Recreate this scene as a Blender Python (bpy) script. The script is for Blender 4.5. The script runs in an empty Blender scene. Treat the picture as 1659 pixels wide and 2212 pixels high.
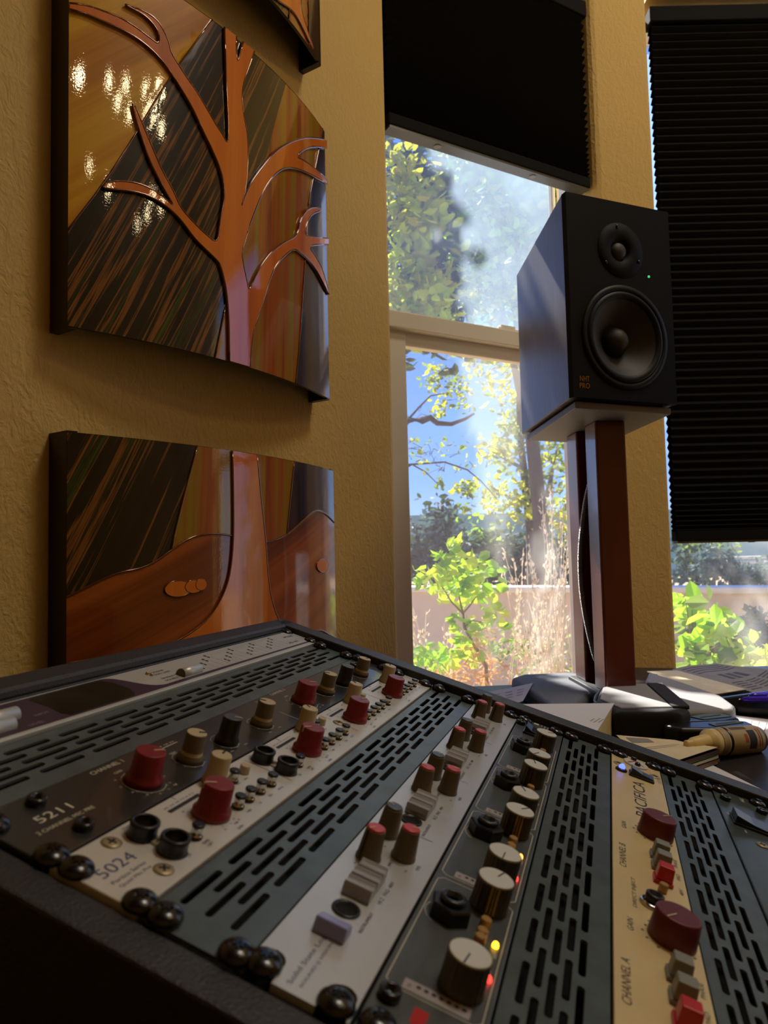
import bpy, bmesh, math, random
from mathutils import Vector, Matrix, geometry
R = random.Random(7)
C = bpy.context.scene.collection
PI = math.pi
V = Vector

# ------------------------------------------------------------------ camera model (1659 x 2212)
F, CX, CY, ZC = 1566.0, 829.5, 1106.0, 1.06
up = V((-580.0, -25100.0, F)).normalized()
fw = V((0, 0, 1)); fw = (fw - up * fw.dot(up)).normalized()
rt = fw.cross(up)
CAM = V((0, 0, ZC))
def to_world(c): return V((rt.dot(c), fw.dot(c), up.dot(c)))
def ray(px, py): return to_world(V(((px - CX) / F, (py - CY) / F, 1.0)))
def on_plane(px, py, o, n):
    d = ray(px, py); return CAM + d * (n.dot(V(o) - CAM) / n.dot(d))
def on_z(px, py, z): return on_plane(px, py, (0, 0, z), V((0, 0, 1)))
def at_y(px, py, y): return on_plane(px, py, (0, y, 0), V((0, 1, 0)))

# ------------------------------------------------------------------ materials
def srgb(r, g, b):
    f = lambda c: (c / 255 / 12.92) if c <= 10 else ((c / 255 + 0.055) / 1.055) ** 2.4
    return (f(r), f(g), f(b), 1)
class NT:
    def __init__(s, name):
        s.m = bpy.data.materials.new(name); s.m.use_nodes = True; s.t = s.m.node_tree; s.t.nodes.clear()
        s.out = s.n('ShaderNodeOutputMaterial')
    def n(s, k, **kw):
        x = s.t.nodes.new(k)
        for a, b in kw.items():
            if a in x.inputs.keys(): x.inputs[a].default_value = b
            else: setattr(x, a, b)
        return x
    def l(s, a, b): s.t.links.new(a, b)
def mat(name, col, rough=0.5, metal=0.0, var=0.0, vscale=40, bump=0.0, bscale=200, coat=0.0, spec=0.5, emit=None, estr=0, stretch=None, trans=0.0, alpha=1.0, col2=None):
    t = NT(name); p = t.n('ShaderNodeBsdfPrincipled', Roughness=rough, Metallic=metal)
    p.inputs['Base Color'].default_value = col
    p.inputs['Specular IOR Level'].default_value = spec
    p.inputs['Coat Weight'].default_value = coat
    p.inputs['Coat Roughness'].default_value = 0.05
    if trans: p.inputs['Transmission Weight'].default_value = trans
    if alpha < 1: p.inputs['Alpha'].default_value = alpha
    if emit:
        p.inputs['Emission Color'].default_value = emit; p.inputs['Emission Strength'].default_value = estr
    co = t.n('ShaderNodeTexCoord'); src = co.outputs['Object']
    if stretch:
        mp = t.n('ShaderNodeMapping'); mp.inputs['Scale'].default_value = stretch; t.l(src, mp.inputs[0]); src = mp.outputs[0]
    if var or col2:
        nz = t.n('ShaderNodeTexNoise', Scale=vscale, Detail=5.0); t.l(src, nz.inputs['Vector'])
        rp = t.n('ShaderNodeValToRGB'); rp.color_ramp.elements[0].position = 0.3; rp.color_ramp.elements[1].position = 0.7
        c2 = col2 or tuple(min(1, c * (1 + var)) for c in col[:3]) + (1,)
        c1 = col if col2 else tuple(c * (1 - var) for c in col[:3]) + (1,)
        rp.color_ramp.elements[0].color = c1; rp.color_ramp.elements[1].color = c2
        t.l(nz.outputs['Fac'], rp.inputs[0]); t.l(rp.outputs[0], p.inputs['Base Color'])
    if bump:
        nb = t.n('ShaderNodeTexNoise', Scale=bscale, Detail=4.0); t.l(src, nb.inputs['Vector'])
        bp = t.n('ShaderNodeBump', Strength=bump, Distance=0.002); t.l(nb.outputs['Fac'], bp.inputs['Height']); t.l(bp.outputs[0], p.inputs['Normal'])
    t.l(p.outputs[0], t.out.inputs[0]); return t.m
def leaf_mat(name, col, col2, tcol, tr=0.5):
    t = NT(name); d = t.n('ShaderNodeBsdfPrincipled', Roughness=0.6); tl = t.n('ShaderNodeBsdfTranslucent'); mx = t.n('ShaderNodeMixShader', Fac=tr)
    oi = t.n('ShaderNodeTexCoord'); nz = t.n('ShaderNodeTexNoise', Scale=6.0, Detail=2.0); t.l(oi.outputs['Object'], nz.inputs['Vector'])
    rp = t.n('ShaderNodeValToRGB'); rp.color_ramp.elements[0].color = col; rp.color_ramp.elements[1].color = col2
    rp.color_ramp.elements[0].position = .35; rp.color_ramp.elements[1].position = .65
    t.l(nz.outputs['Fac'], rp.inputs[0]); t.l(rp.outputs[0], d.inputs['Base Color']); tl.inputs[0].default_value = tcol
    t.l(d.outputs[0], mx.inputs[1]); t.l(tl.outputs[0], mx.inputs[2]); t.l(mx.outputs[0], t.out.inputs[0]); return t.m
def glass_mat(name, veil, vcol, mesh=False, tint=(1, 1, 1, 1)):
    # a dusty pane: mostly clear, some light scattered by the dust and a weak mirror
    t = NT(name); tp = t.n('ShaderNodeBsdfTransparent'); tp.inputs[0].default_value = tint
    tl = t.n('ShaderNodeBsdfTranslucent'); tl.inputs[0].default_value = vcol
    df = t.n('ShaderNodeBsdfDiffuse'); df.inputs[0].default_value = vcol
    ds = t.n('ShaderNodeMixShader', Fac=0.3); t.l(tl.outputs[0], ds.inputs[1]); t.l(df.outputs[0], ds.inputs[2])
    co = t.n('ShaderNodeTexCoord'); nz = t.n('ShaderNodeTexNoise', Scale=5.0, Detail=6.0); t.l(co.outputs['Object'], nz.inputs['Vector'])
    mr = t.n('ShaderNodeMapRange'); mr.inputs[1].default_value = .3; mr.inputs[2].default_value = .7; mr.inputs[3].default_value = veil * .75; mr.inputs[4].default_value = veil * 1.25
    t.l(nz.outputs['Fac'], mr.inputs[0])
    m1 = t.n('ShaderNodeMixShader'); t.l(mr.outputs[0], m1.inputs[0]); t.l(tp.outputs[0], m1.inputs[1]); t.l(ds.outputs[0], m1.inputs[2])
    last = m1
    if not mesh:
        gl = t.n('ShaderNodeBsdfGlossy', Roughness=0.02); m2 = t.n('ShaderNodeMixShader', Fac=0.04)
        t.l(m1.outputs[0], m2.inputs[1]); t.l(gl.outputs[0], m2.inputs[2]); last = m2
    t.l(last.outputs[0], t.out.inputs[0]); return t.m
def plaster(name, col):
    t = NT(name); p = t.n('ShaderNodeBsdfPrincipled', Roughness=0.75); p.inputs['Specular IOR Level'].default_value = .25
    co = t.n('ShaderNodeTexCoord')
    nz = t.n('ShaderNodeTexNoise', Scale=3.0, Detail=4.0); t.l(co.outputs['Object'], nz.inputs['Vector'])
    rp = t.n('ShaderNodeValToRGB'); rp.color_ramp.elements[0].color = tuple(c * .93 for c in col[:3]) + (1,); rp.color_ramp.elements[1].color = tuple(c * 1.06 for c in col[:3]) + (1,)
    t.l(nz.outputs['Fac'], rp.inputs[0]); t.l(rp.outputs[0], p.inputs['Base Color'])
    a = t.n('ShaderNodeTexNoise', Scale=70.0, Detail=5.0, Roughness=.55); a.inputs['Distortion'].default_value = 1.2
    mp = t.n('ShaderNodeMapping'); mp.inputs['Rotation'].default_value = (0.4, 0.3, 0.5); mp.inputs['Scale'].default_value = (1.0, 1.0, .55)
    t.l(co.outputs['Object'], mp.inputs[0]); t.l(mp.outputs[0], a.inputs['Vector'])
    b = t.n('ShaderNodeTexNoise', Scale=190.0, Detail=3.0); t.l(co.outputs['Object'], b.inputs['Vector'])
    ad = t.n('ShaderNodeMath', operation='MULTIPLY_ADD'); ad.inputs[1].default_value = .35
    t.l(b.outputs['Fac'], ad.inputs[0]); t.l(a.outputs['Fac'], ad.inputs[2])
    bp = t.n('ShaderNodeBump', Strength=0.55, Distance=0.006); t.l(ad.outputs[0], bp.inputs['Height']); t.l(bp.outputs[0], p.inputs['Normal'])
    t.l(p.outputs[0], t.out.inputs[0]); return t.m
def streaks(name, stops, ang, scale=26, rough=.12, stretch=.022):
    # fused streaky glass: colour bands drawn along one direction, glossy rippled surface
    t = NT(name); p = t.n('ShaderNodeBsdfPrincipled', Roughness=.35); p.inputs['Specular IOR Level'].default_value = .15; p.inputs['Coat Weight'].default_value = 1.0; p.inputs['Coat Roughness'].default_value = .03
    co = t.n('ShaderNodeTexCoord'); mp = t.n('ShaderNodeMapping'); mp.vector_type = 'POINT'
    mp.inputs['Rotation'].default_value = (0, 0, ang)
    sc = t.n('ShaderNodeMapping'); sc.inputs['Scale'].default_value = (1.0, stretch, .3)
    t.l(co.outputs['UV'], mp.inputs[0]); t.l(mp.outputs[0], sc.inputs[0])
    nz = t.n('ShaderNodeTexNoise', Scale=scale, Detail=5.0, Roughness=.6); nz.inputs['Distortion'].default_value = .25; t.l(sc.outputs[0], nz.inputs['Vector'])
    rp = t.n('ShaderNodeValToRGB'); els = rp.color_ramp.elements
    els[0].position, els[0].color = stops[0]; els[1].position, els[1].color = stops[-1]
    for q, c in stops[1:-1]:
        e = els.new(q); e.color = c
    t.l(nz.outputs['Fac'], rp.inputs[0]); t.l(rp.outputs[0], p.inputs['Base Color'])
    rb = t.n('ShaderNodeTexNoise', Scale=340.0, Detail=2.0); t.l(co.outputs['UV'], rb.inputs['Vector'])
    bp = t.n('ShaderNodeBump', Strength=.075, Distance=.0005); t.l(rb.outputs['Fac'], bp.inputs['Height']); t.l(bp.outputs[0], p.inputs['Normal']); t.l(bp.outputs[0], p.inputs['Coat Normal'])
    t.l(p.outputs[0], t.out.inputs[0]); return t.m
M = {}
M['wall'] = plaster('tan_plaster', srgb(204, 171, 102))
M['ceiling'] = mat('ceiling_wood', srgb(112, 78, 48), .7, var=.25, vscale=6, stretch=(1, 8, 1))
M['floor'] = mat('floor_wood', srgb(200, 170, 130), .45, var=.1, vscale=8, stretch=(1, 8, 1))
M['vinyl'] = mat('window_vinyl', srgb(226, 216, 194), .45)
M['black_fabric'] = mat('black_shade_fabric', srgb(22, 21, 21), .9, bump=.4, bscale=900, spec=.15)
M['black_metal'] = mat('black_metal', srgb(24, 24, 25), .35, bump=.05)
M['rail_metal'] = mat('shade_rail', srgb(92, 92, 86), .35, metal=.5)
M['black_coat'] = mat('black_powder_coat', srgb(38, 38, 40), .48, bump=.35, bscale=700)
M['void'] = mat('rack_interior', srgb(4, 4, 4), .9)
M['vent'] = mat('slate_grey_paint', srgb(86, 98, 100), .36, metal=.25, var=.18, vscale=60, bump=.04, bscale=400)
M['slot_highlight'] = mat('slot_edge_highlight', srgb(105, 108, 105), .4, metal=.3)  # paler than the panel, imitates the highlight along the slot edges
M['dark_face'] = mat('charcoal_faceplate', srgb(46, 46, 44), .3, var=.15, vscale=14, coat=.3)
M['white_face'] = mat('pearl_faceplate', srgb(212, 210, 204), .38, metal=.25, var=.06, vscale=20, bump=.03, bscale=500)
M['ssl_face'] = mat('silver_faceplate', srgb(206, 208, 210), .36, metal=.45, var=.05, vscale=20)
M['alu_face'] = mat('brushed_aluminium', srgb(200, 202, 198), .4, metal=.4, var=.08, vscale=90, stretch=(.1, 1, 1))
M['purple'] = mat('purple_panel', srgb(60, 38, 58), .4)
M['olive'] = mat('display_window', srgb(34, 33, 26), .2, var=.4, vscale=30)
M['grey_face'] = mat('brushed_grey_faceplate', srgb(92, 98, 98), .34, metal=.35, var=.2, vscale=120, stretch=(.2, 1, 1))
M['gold_face'] = mat('gold_faceplate', srgb(226, 204, 152), .4, metal=.2, var=.05, vscale=25)
M['hm_face'] = mat('grey_green_faceplate', srgb(78, 88, 84), .33, metal=.35, var=.12, vscale=50)
M['red'] = mat('red_plastic', srgb(126, 24, 32), .38, bump=.05)
M['red_dark'] = mat('dark_red_plastic', srgb(98, 22, 28), .45, bump=.05)
M['red_bright'] = mat('bright_red_plastic', srgb(190, 26, 26), .35)
M['cap_red'] = mat('red_cap', srgb(200, 62, 66), .35)
M['cap_grey'] = mat('grey_cap', srgb(70, 78, 84), .35)
M['cream'] = mat('cream_plastic', srgb(188, 172, 136), .45)
M['taupe'] = mat('taupe_plastic', srgb(104, 92, 70), .45)
M['black_pl'] = mat('black_plastic', srgb(22, 23, 25), .32)
M['brown_pl'] = mat('brown_metal', srgb(92, 82, 62), .3, metal=.7)
M['white_disc'] = mat('white_disc', srgb(214, 216, 212), .35)
M['grey_pl'] = mat('grey_plastic', srgb(128, 128, 118), .5)
M['chrome'] = mat('chrome', srgb(200, 200, 198), .15, metal=1)
M['dull_screw'] = mat('dull_screw_metal', srgb(168, 152, 120), .4, metal=.5)
M['grey_case'] = mat('mid_grey_soft_case', srgb(104, 106, 112), .7, bump=.25, bscale=800)
M['brass'] = mat('brass', srgb(190, 160, 90), .25, metal=1)
M['clear'] = mat('smoky_clear_plastic', srgb(190, 190, 196), .2, trans=.35)
M['lavender'] = mat('lavender_plastic', srgb(150, 152, 205), .35)
M['tan_pl'] = mat('tan_plastic', srgb(165, 130, 75), .4)
M['screw'] = mat('black_screw', srgb(14, 14, 15), .22, spec=.6)
M['ink'] = mat('dark_ink', srgb(36, 34, 40), .6)
M['ink_blue'] = mat('slate_blue_ink', srgb(78, 80, 120), .6)
M['ink_navy'] = mat('navy_ink', srgb(24, 26, 52), .6)
M['ink_white'] = mat('white_ink', srgb(214, 208, 186), .6)
M['ink_pale'] = mat('pale_print', srgb(140, 140, 138), .6)
M['tape'] = mat('label_tape', srgb(165, 158, 160), .5)
for nm, c in (('led_red', (1, .03, .02, 1)), ('led_amber', (1, .5, .02, 1)), ('led_orange', (1, .32, .04, 1)), ('led_blue', (.05, .08, 1, 1)), ('led_green', (.05, .6, .25, 1))):
    M[nm] = mat(nm, c, .3, emit=c, estr=(2.5 if nm != 'led_green' else .5))
M['copper'] = streaks('copper_glass', [(.3, srgb(168, 80, 16)), (.5, srgb(206, 108, 22)), (.7, srgb(222, 126, 34))], 0.05, 16)
M['g_gold'] = streaks('gold_glass', [(.25, srgb(128, 62, 10)), (.45, srgb(196, 132, 14)), (.6, srgb(212, 160, 30)), (.75, srgb(150, 98, 14))], .78, 22)
M['g_dark'] = streaks('dark_streaked_glass', [(.3, srgb(8, 6, 5)), (.42, srgb(28, 14, 8)), (.51, srgb(20, 22, 10)), (.555, srgb(140, 86, 34)), (.59, srgb(26, 22, 10)), (.66, srgb(58, 76, 26)), (.74, srgb(150, 76, 22))], .45, 64)
M['g_amber'] = streaks('amber_glass', [(.3, srgb(80, 28, 8)), (.45, srgb(158, 80, 12)), (.58, srgb(140, 116, 22)), (.72, srgb(190, 100, 16))], .05, 34)
M['g_night'] = streaks('blackened_glass', [(.3, srgb(8, 5, 6)), (.5, srgb(34, 14, 10)), (.7, srgb(70, 44, 20))], 0, 30)
M['g_hill'] = streaks('brown_hill_glass', [(.3, srgb(82, 36, 8)), (.5, srgb(142, 68, 18)), (.7, srgb(180, 98, 28))], 1.15, 20)
M['art_edge'] = mat('art_panel_edge', srgb(34, 20, 14), .4)
M['art_back'] = mat('art_panel_back', srgb(58, 52, 42), .7)
M['lead'] = mat('copper_line', srgb(116, 66, 26), .12, metal=.6, coat=1)
M['spk'] = mat('charcoal_laminate', srgb(74, 68, 68), .42, var=.2, vscale=120, stretch=(1, 1, .12), bump=.1, bscale=300)
M['spk_front'] = mat('black_baffle', srgb(7, 7, 7), .6, bump=.2, bscale=900, spec=.12)
M['cone'] = mat('woofer_cone', srgb(34, 29, 20), .6)
M['rubber'] = mat('rubber_surround', srgb(6, 6, 6), .5, spec=.2)
M['cherry'] = mat('cherry_wood', srgb(92, 34, 18), .3, var=.3, vscale=14, stretch=(1, 1, .08), coat=.45)
M['plate'] = mat('stand_plate', srgb(112, 104, 98), .5)
M['desk'] = mat('dark_desk_top', srgb(38, 36, 36), .38, var=.25, vscale=10, stretch=(.3, 2, 1))
M['grey_soft'] = mat('grey_soft_case', srgb(150, 148, 150), .7, bump=.25, bscale=800)
M['black_soft'] = mat('black_zip_case', srgb(30, 29, 32), .75, bump=.3, bscale=700)
M['paper'] = mat('white_paper', srgb(222, 220, 222), .7)
M['cream_paper'] = mat('cream_paper', srgb(226, 210, 170), .7, var=.05)
M['book_edge'] = mat('book_page_edge', srgb(214, 190, 128), .8, var=.15, vscale=300, stretch=(.1, .1, 6))
M['news'] = mat('newsprint', srgb(150, 142, 130), .85, var=.08)
M['news_ink'] = mat('newsprint_ink', srgb(88, 86, 84), .85)
M['teal'] = mat('teal_card', srgb(92, 116, 122), .5)
M['label_teal'] = mat('grey_teal_label', srgb(104, 124, 126), .55)
M['nozzle'] = mat('cream_nozzle', srgb(222, 196, 128), .45)
M['bottle_body'] = mat('bottle_label', srgb(176, 156, 110), .5)
M['ink_red'] = mat('red_print', srgb(170, 70, 45), .5)
M['pen'] = mat('purple_pen', srgb(72, 30, 230), .12, trans=.3, coat=.5, emit=None)
M['mag_a'] = mat('booklet_white', srgb(205, 195, 175), .5)
M['mag_g'] = mat('booklet_green', srgb(70, 95, 40), .5)
M['mag_r'] = mat('booklet_maroon', srgb(80, 40, 34), .5)
M['mag_b'] = mat('booklet_brown', srgb(120, 84, 44), .5)
M['steel_weave'] = mat('steel_braid', srgb(190, 190, 190), .3, metal=.9)
M['stucco'] = plaster('garden_stucco', srgb(216, 198, 174))
M['coping'] = mat('pale_coping', srgb(232, 224, 210), .8)
M['soil'] = mat('garden_soil', srgb(190, 162, 124), .95, var=.2, vscale=3)
M['bark'] = mat('bark', srgb(70, 58, 48), .9, var=.3, vscale=20)
M['bark_pale'] = mat('dry_stem', srgb(226, 206, 176), .9, var=.2, vscale=30)
M['stem'] = mat('green_stem', srgb(130, 110, 62), .8)
Y = lambda r, g, b: srgb(r, g, b)
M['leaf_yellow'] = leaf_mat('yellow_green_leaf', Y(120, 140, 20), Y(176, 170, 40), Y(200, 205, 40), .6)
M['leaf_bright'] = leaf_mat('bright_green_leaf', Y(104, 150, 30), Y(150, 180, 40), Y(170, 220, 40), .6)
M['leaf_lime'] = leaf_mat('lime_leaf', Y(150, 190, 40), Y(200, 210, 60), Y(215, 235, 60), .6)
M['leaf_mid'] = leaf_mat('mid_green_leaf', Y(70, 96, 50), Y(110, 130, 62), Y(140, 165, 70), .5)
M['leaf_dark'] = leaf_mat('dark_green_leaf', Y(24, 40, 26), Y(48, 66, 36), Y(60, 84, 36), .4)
M['leaf_blue'] = leaf_mat('blue_green_leaf', Y(56, 84, 96), Y(86, 110, 116), Y(90, 120, 110), .4)
M['seed'] = leaf_mat('dry_seed', Y(228, 206, 176), Y(238, 222, 200), Y(230, 206, 172), .35)
M['rust'] = leaf_mat('rusty_weed', Y(206, 150, 90), Y(226, 186, 130), Y(222, 170, 100), .4)
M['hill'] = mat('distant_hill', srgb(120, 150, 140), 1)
M['board'] = mat('pale_board', srgb(214, 206, 190), .8)
M['glass_up'] = glass_mat('dusty_upper_glass', .33, srgb(190, 215, 245))
M['glass_low'] = glass_mat('dusty_lower_glass', .12, srgb(225, 225, 225))
M['screen'] = glass_mat('insect_screen', .16, srgb(205, 205, 200), mesh=True, tint=(.97, .97, .97, 1))

# ------------------------------------------------------------------ mesh helpers
class MB:
    def __init__(s): s.v = []; s.f = []; s.m = []; s.s = []
    def add(s, vs, fs, m=0, smooth=False, X=None):
        o = len(s.v); s.v += [tuple(X @ V(p)) if X else tuple(p) for p in vs]
        for f in fs: s.f.append(tuple(o + i for i in f)); s.m.append(m); s.s.append(smooth)
        return s
    def box(s, c, d, m=0, X=None):
        x, y, z = c; a, b, e = d[0] / 2, d[1] / 2, d[2] / 2
        vs = [(x + i * a, y + j * b, z + k * e) for k in (-1, 1) for j in (-1, 1) for i in (-1, 1)]
        return s.add(vs, [(0, 2, 3, 1), (4, 5, 7, 6), (0, 1, 5, 4), (2, 6, 7, 3), (0, 4, 6, 2), (1, 3, 7, 5)], m, False, X)
    def lathe(s, prof, n=32, m=0, X=None, smooth=True, flute=None, mats=None, c=(0, 0, 0), cap=True):
        vs = []
        for r, z in prof:
            for i in range(n):
                a = 2 * PI * i / n; rr = r
                if flute and r > 0: rr = r * (1 + flute[1] * math.cos(flute[0] * a))
                vs.append((c[0] + rr * math.cos(a), c[1] + rr * math.sin(a), c[2] + z))
        o = len(s.v); s.v += [tuple(X @ V(p)) if X else p for p in vs]
        for j in range(len(prof) - 1):
            for i in range(n):
                k = (i + 1) % n
                s.f.append((o + j * n + i, o + j * n + k, o + (j + 1) * n + k, o + (j + 1) * n + i)); s.m.append(mats[j] if mats else m); s.s.append(smooth)
        for j, rev in ((0, True), (len(prof) - 1, False)):
            if cap and prof[j][0] > 1e-9:
                ring = [o + j * n + i for i in range(n)]; s.f.append(tuple(ring[::-1] if rev else ring)); s.m.append(mats[min(j, len(mats) - 1)] if mats else m); s.s.append(False)
        return s
    def tube(s, pts, r, n=8, m=0, smooth=True):
        pts = [V(p) for p in pts]; rs = r if isinstance(r, (list, tuple)) else [r] * len(pts)
        o = len(s.v); ref = None
        for i, p in enumerate(pts):
            d = (pts[min(i + 1, len(pts) - 1)] - pts[max(i - 1, 0)])
            d = d.normalized() if d.length > 1e-9 else V((0, 0, 1))
            if ref is None or abs(ref.dot(d)) > .95: ref = V((0, 0, 1)) if abs(d.z) < .9 else V((1, 0, 0))
            a = d.cross(ref).normalized(); b = d.cross(a); ref = b.cross(d) if False else ref
            for k in range(n):
                t = 2 * PI * k / n; s.v.append(tuple(p + (a * math.cos(t) + b * math.sin(t)) * rs[i]))
        for i in range(len(pts) - 1):
            for k in range(n):
                q = (k + 1) % n; s.f.append((o + i * n + k, o + i * n + q, o + (i + 1) * n + q, o + (i + 1) * n + k)); s.m.append(m); s.s.append(smooth)
        s.f.append(tuple(o + k for k in range(n))[::-1]); s.m.append(m); s.s.append(False)
        s.f.append(tuple(o + (len(pts) - 1) * n + k for k in range(n))); s.m.append(m); s.s.append(False)
        return s
    def prism(s, poly, z0, z1, m=0, X=None, holes=(), hm=None, bottom=True, zt=None):
        loops = [list(poly)] + [list(h) for h in holes]
        tri = geometry.tessellate_polygon([[V((p[0], p[1], 0)) for p in l] for l in loops])
        flat = [p for l in loops for p in l]; n = len(flat)
        vs = [(p[0], p[1], z1) for p in flat] + [(p[0], p[1], z0) for p in flat]
        s.add(vs, [tuple(t) for t in tri], m, False, X)
        o = len(s.v) - 2 * n
        if bottom:
            for t in tri: s.f.append(tuple(o + n + i for i in t[::-1])); s.m.append(m); s.s.append(False)
        b = 0
        for li, l in enumerate(loops):
            for i in range(len(l)):
                j = (i + 1) % len(l); s.f.append((o + b + i, o + b + j, o + n + b + j, o + n + b + i)); s.m.append(m if li == 0 or hm is None else hm); s.s.append(False)
            b += len(l)
        return s
    def build(s, name, mats, parent=None, bevel=0.0, seg=2, X=None, fix=True, uv=None):
        me = bpy.data.meshes.new(name); me.from_pydata(s.v, [], s.f)
        mats = mats if isinstance(mats, (list, tuple)) else [mats]
        for q in mats: me.materials.append(M[q] if isinstance(q, str) else q)
        me.polygons.foreach_set('material_index', s.m); me.polygons.foreach_set('use_smooth', s.s)
        if fix:
            bm = bmesh.new(); bm.from_mesh(me)
            if bevel: bmesh.ops.remove_doubles(bm, verts=bm.verts, dist=1e-6)
            bmesh.ops.recalc_face_normals(bm, faces=bm.faces); bm.to_mesh(me); bm.free()
        if uv:
            L = me.uv_layers.new(name='UVMap')
            for lp in me.loops: L.data[lp.index].uv = uv(me.vertices[lp.vertex_index].co)
        me.update(); o = bpy.data.objects.new(name, me); C.objects.link(o)
        if parent: o.parent = parent
        if X is not None: o.matrix_local = X
        if bevel:
            b = o.modifiers.new('bevel', 'BEVEL'); b.width = bevel; b.segments = seg; b.limit_method = 'ANGLE'; b.angle_limit = math.radians(35); b.harden_normals = False
        return o
def tag(o, label=None, cat=None, group=None, kind=None):
    if label: o['label'] = label
    if cat: o['category'] = cat
    if group: o['group'] = group
    if kind: o['kind'] = kind
    return o
def thing(name, label, cat, loc=(0, 0, 0), rz=0, group=None, X=None):
    o = bpy.data.objects.new(name, None); o.empty_display_size = .02; C.objects.link(o)
    if X is not None: o.matrix_world = X
    else: o.location = loc; o.rotation_euler = (0, 0, rz)
    return tag(o, label, cat, group)
def copy_part(o, parent, loc=None, rz=None):
    c = o.copy(); C.objects.link(c); c.parent = parent
    if loc is not None: c.location = loc
    if rz is not None: c.rotation_euler = (0, 0, rz)
    for ch in list(o.children):
        d = ch.copy(); C.objects.link(d); d.parent = c
    return c
def glyphs(txt, shear=0.0):
    cu = bpy.data.curves.new('lettering_curve', 'FONT'); cu.body = txt; cu.size = 1; cu.shear = shear; cu.resolution_u = 3
    ob = bpy.data.objects.new('lettering_curve', cu); me = bpy.data.meshes.new_from_object(ob)
    vs = [tuple(v.co) for v in me.vertices]; fs = [tuple(p.vertices) for p in me.polygons]
    bpy.data.objects.remove(ob); bpy.data.meshes.remove(me); bpy.data.curves.remove(cu); return vs, fs
def put_text(mb, txt, c, cap, width=None, z=0.0, rot=0.0, m=0, shear=0.0, X=None):
    vs, fs = glyphs(txt, shear)
    if not vs: return
    x0 = min(v[0] for v in vs); x1 = max(v[0] for v in vs); y0 = min(v[1] for v in vs); y1 = max(v[1] for v in vs)
    sy = cap / max(y1 - y0, 1e-6); sx = (width / max(x1 - x0, 1e-6)) if width else sy
    cs, sn = math.cos(rot), math.sin(rot); out = []
    for v in vs:
        x = (v[0] - (x0 + x1) / 2) * sx; y = (v[1] - (y0 + y1) / 2) * sy
        out.append((c[0] + x * cs - y * sn, c[1] + x * sn + y * cs, z))
    mb.add(out, fs, m, False, X)
# ------------------------------------------------------------------ room shell
AZ = math.radians(32.6)
dA = V((math.sin(AZ), math.cos(AZ), 0)); nA = V((math.cos(AZ), -math.sin(AZ), 0)); Pw = V((-.3, 1.08, 0))
d1 = V((.8660, .5, 0)); n1 = V((-.5, .8660, 0))
C0 = V((.0259, 1.5896, 0)); L1 = .665
C1 = C0 + d1 * L1; C2 = V((.775, 1.955, 0)); YW = 1.955
def xy(v): return (v.x, v.y)
def struct(o): o['kind'] = 'structure'; return o
DESK = .76; SILL = .60; HEAD = 2.62; CEIL = 3.9
PB = Pw - dA * 4.0
w = MB(); w.prism([xy(C0), xy(C0 + n1 * .18), xy(C0 + n1 * .18 - dA * .1 - nA * .1), xy(PB - nA * .25), xy(PB)], 0, CEIL + .05)
struct(w.build('wall_left', 'wall', bevel=.014))
w = MB()
for z0, z1 in ((0, SILL), (HEAD, CEIL + .05)):
    w.prism([xy(C0 + d1 * .002), xy(C1 - d1 * .002), xy(C1 + n1 * .16 - d1 * .002), xy(C0 + n1 * .16 + d1 * .002)], z0, z1)
struct(w.build('wall_front', 'wall'))
w = MB(); w.prism([xy(C1), xy(C2), (C2.x - .19, YW + .2), xy(C1 + n1 * .16 + V((.02, .03, 0))), xy(C1 + n1 * .16)], 0, CEIL + .05)
struct(w.build('wall_pillar', 'wall', bevel=.014))
XR = 1.72
w = MB()
for z0, z1 in ((0, SILL), (HEAD, CEIL + .05)): w.prism([(C2.x + .002, YW), (XR, YW), (XR, YW + .2), (C2.x + .002, YW + .2)], z0, z1)
struct(w.build('wall_window', 'wall'))
o3 = V((XR, YW, 0)); d3 = V((4.0 - XR, .4 - YW, 0)).normalized(); n3 = V((-d3.y, d3.x, 0)); T3A, T3B, T3E = .22, 1.35, 2.76
def seg(mb, t0, t1, z0, z1): mb.prism([xy(o3 + d3 * t0), xy(o3 + d3 * t1), xy(o3 + d3 * t1 + n3 * .2), xy(o3 + d3 * t0 + n3 * .2)], z0, z1)
w = MB(); seg(w, 0, T3A, 0, CEIL + .05); seg(w, T3B, T3E, 0, CEIL + .05); seg(w, T3A, T3B, 0, SILL); seg(w, T3A, T3B, HEAD, CEIL + .05)
w.prism([(4.0, .4), (4.0, -2.6), (4.15, -2.6), (4.15, .5)], 0, CEIL + .05)
struct(w.build('wall_right', 'wall'))
w = MB(); w.prism([(PB.x - .3, -2.35), (4.05, -2.35), (4.05, -2.5), (PB.x - .3, -2.5)], 0, CEIL + .05)
struct(w.build('wall_back', 'wall'))
room = [xy(PB - nA * .1 - dA * .4), xy(C0 + n1 * .12), xy(C1 + n1 * .12), (C2.x, YW + .15), (XR + .05, YW + .15), (4.1, .4), (4.1, -2.5), (PB.x - .3, -2.5)]
w = MB(); w.prism(room, CEIL, CEIL + .08); struct(w.build('ceiling', 'ceiling'))
w = MB(); w.prism(room, -.05, 0.0); struct(w.build('floor', 'floor'))

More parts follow.
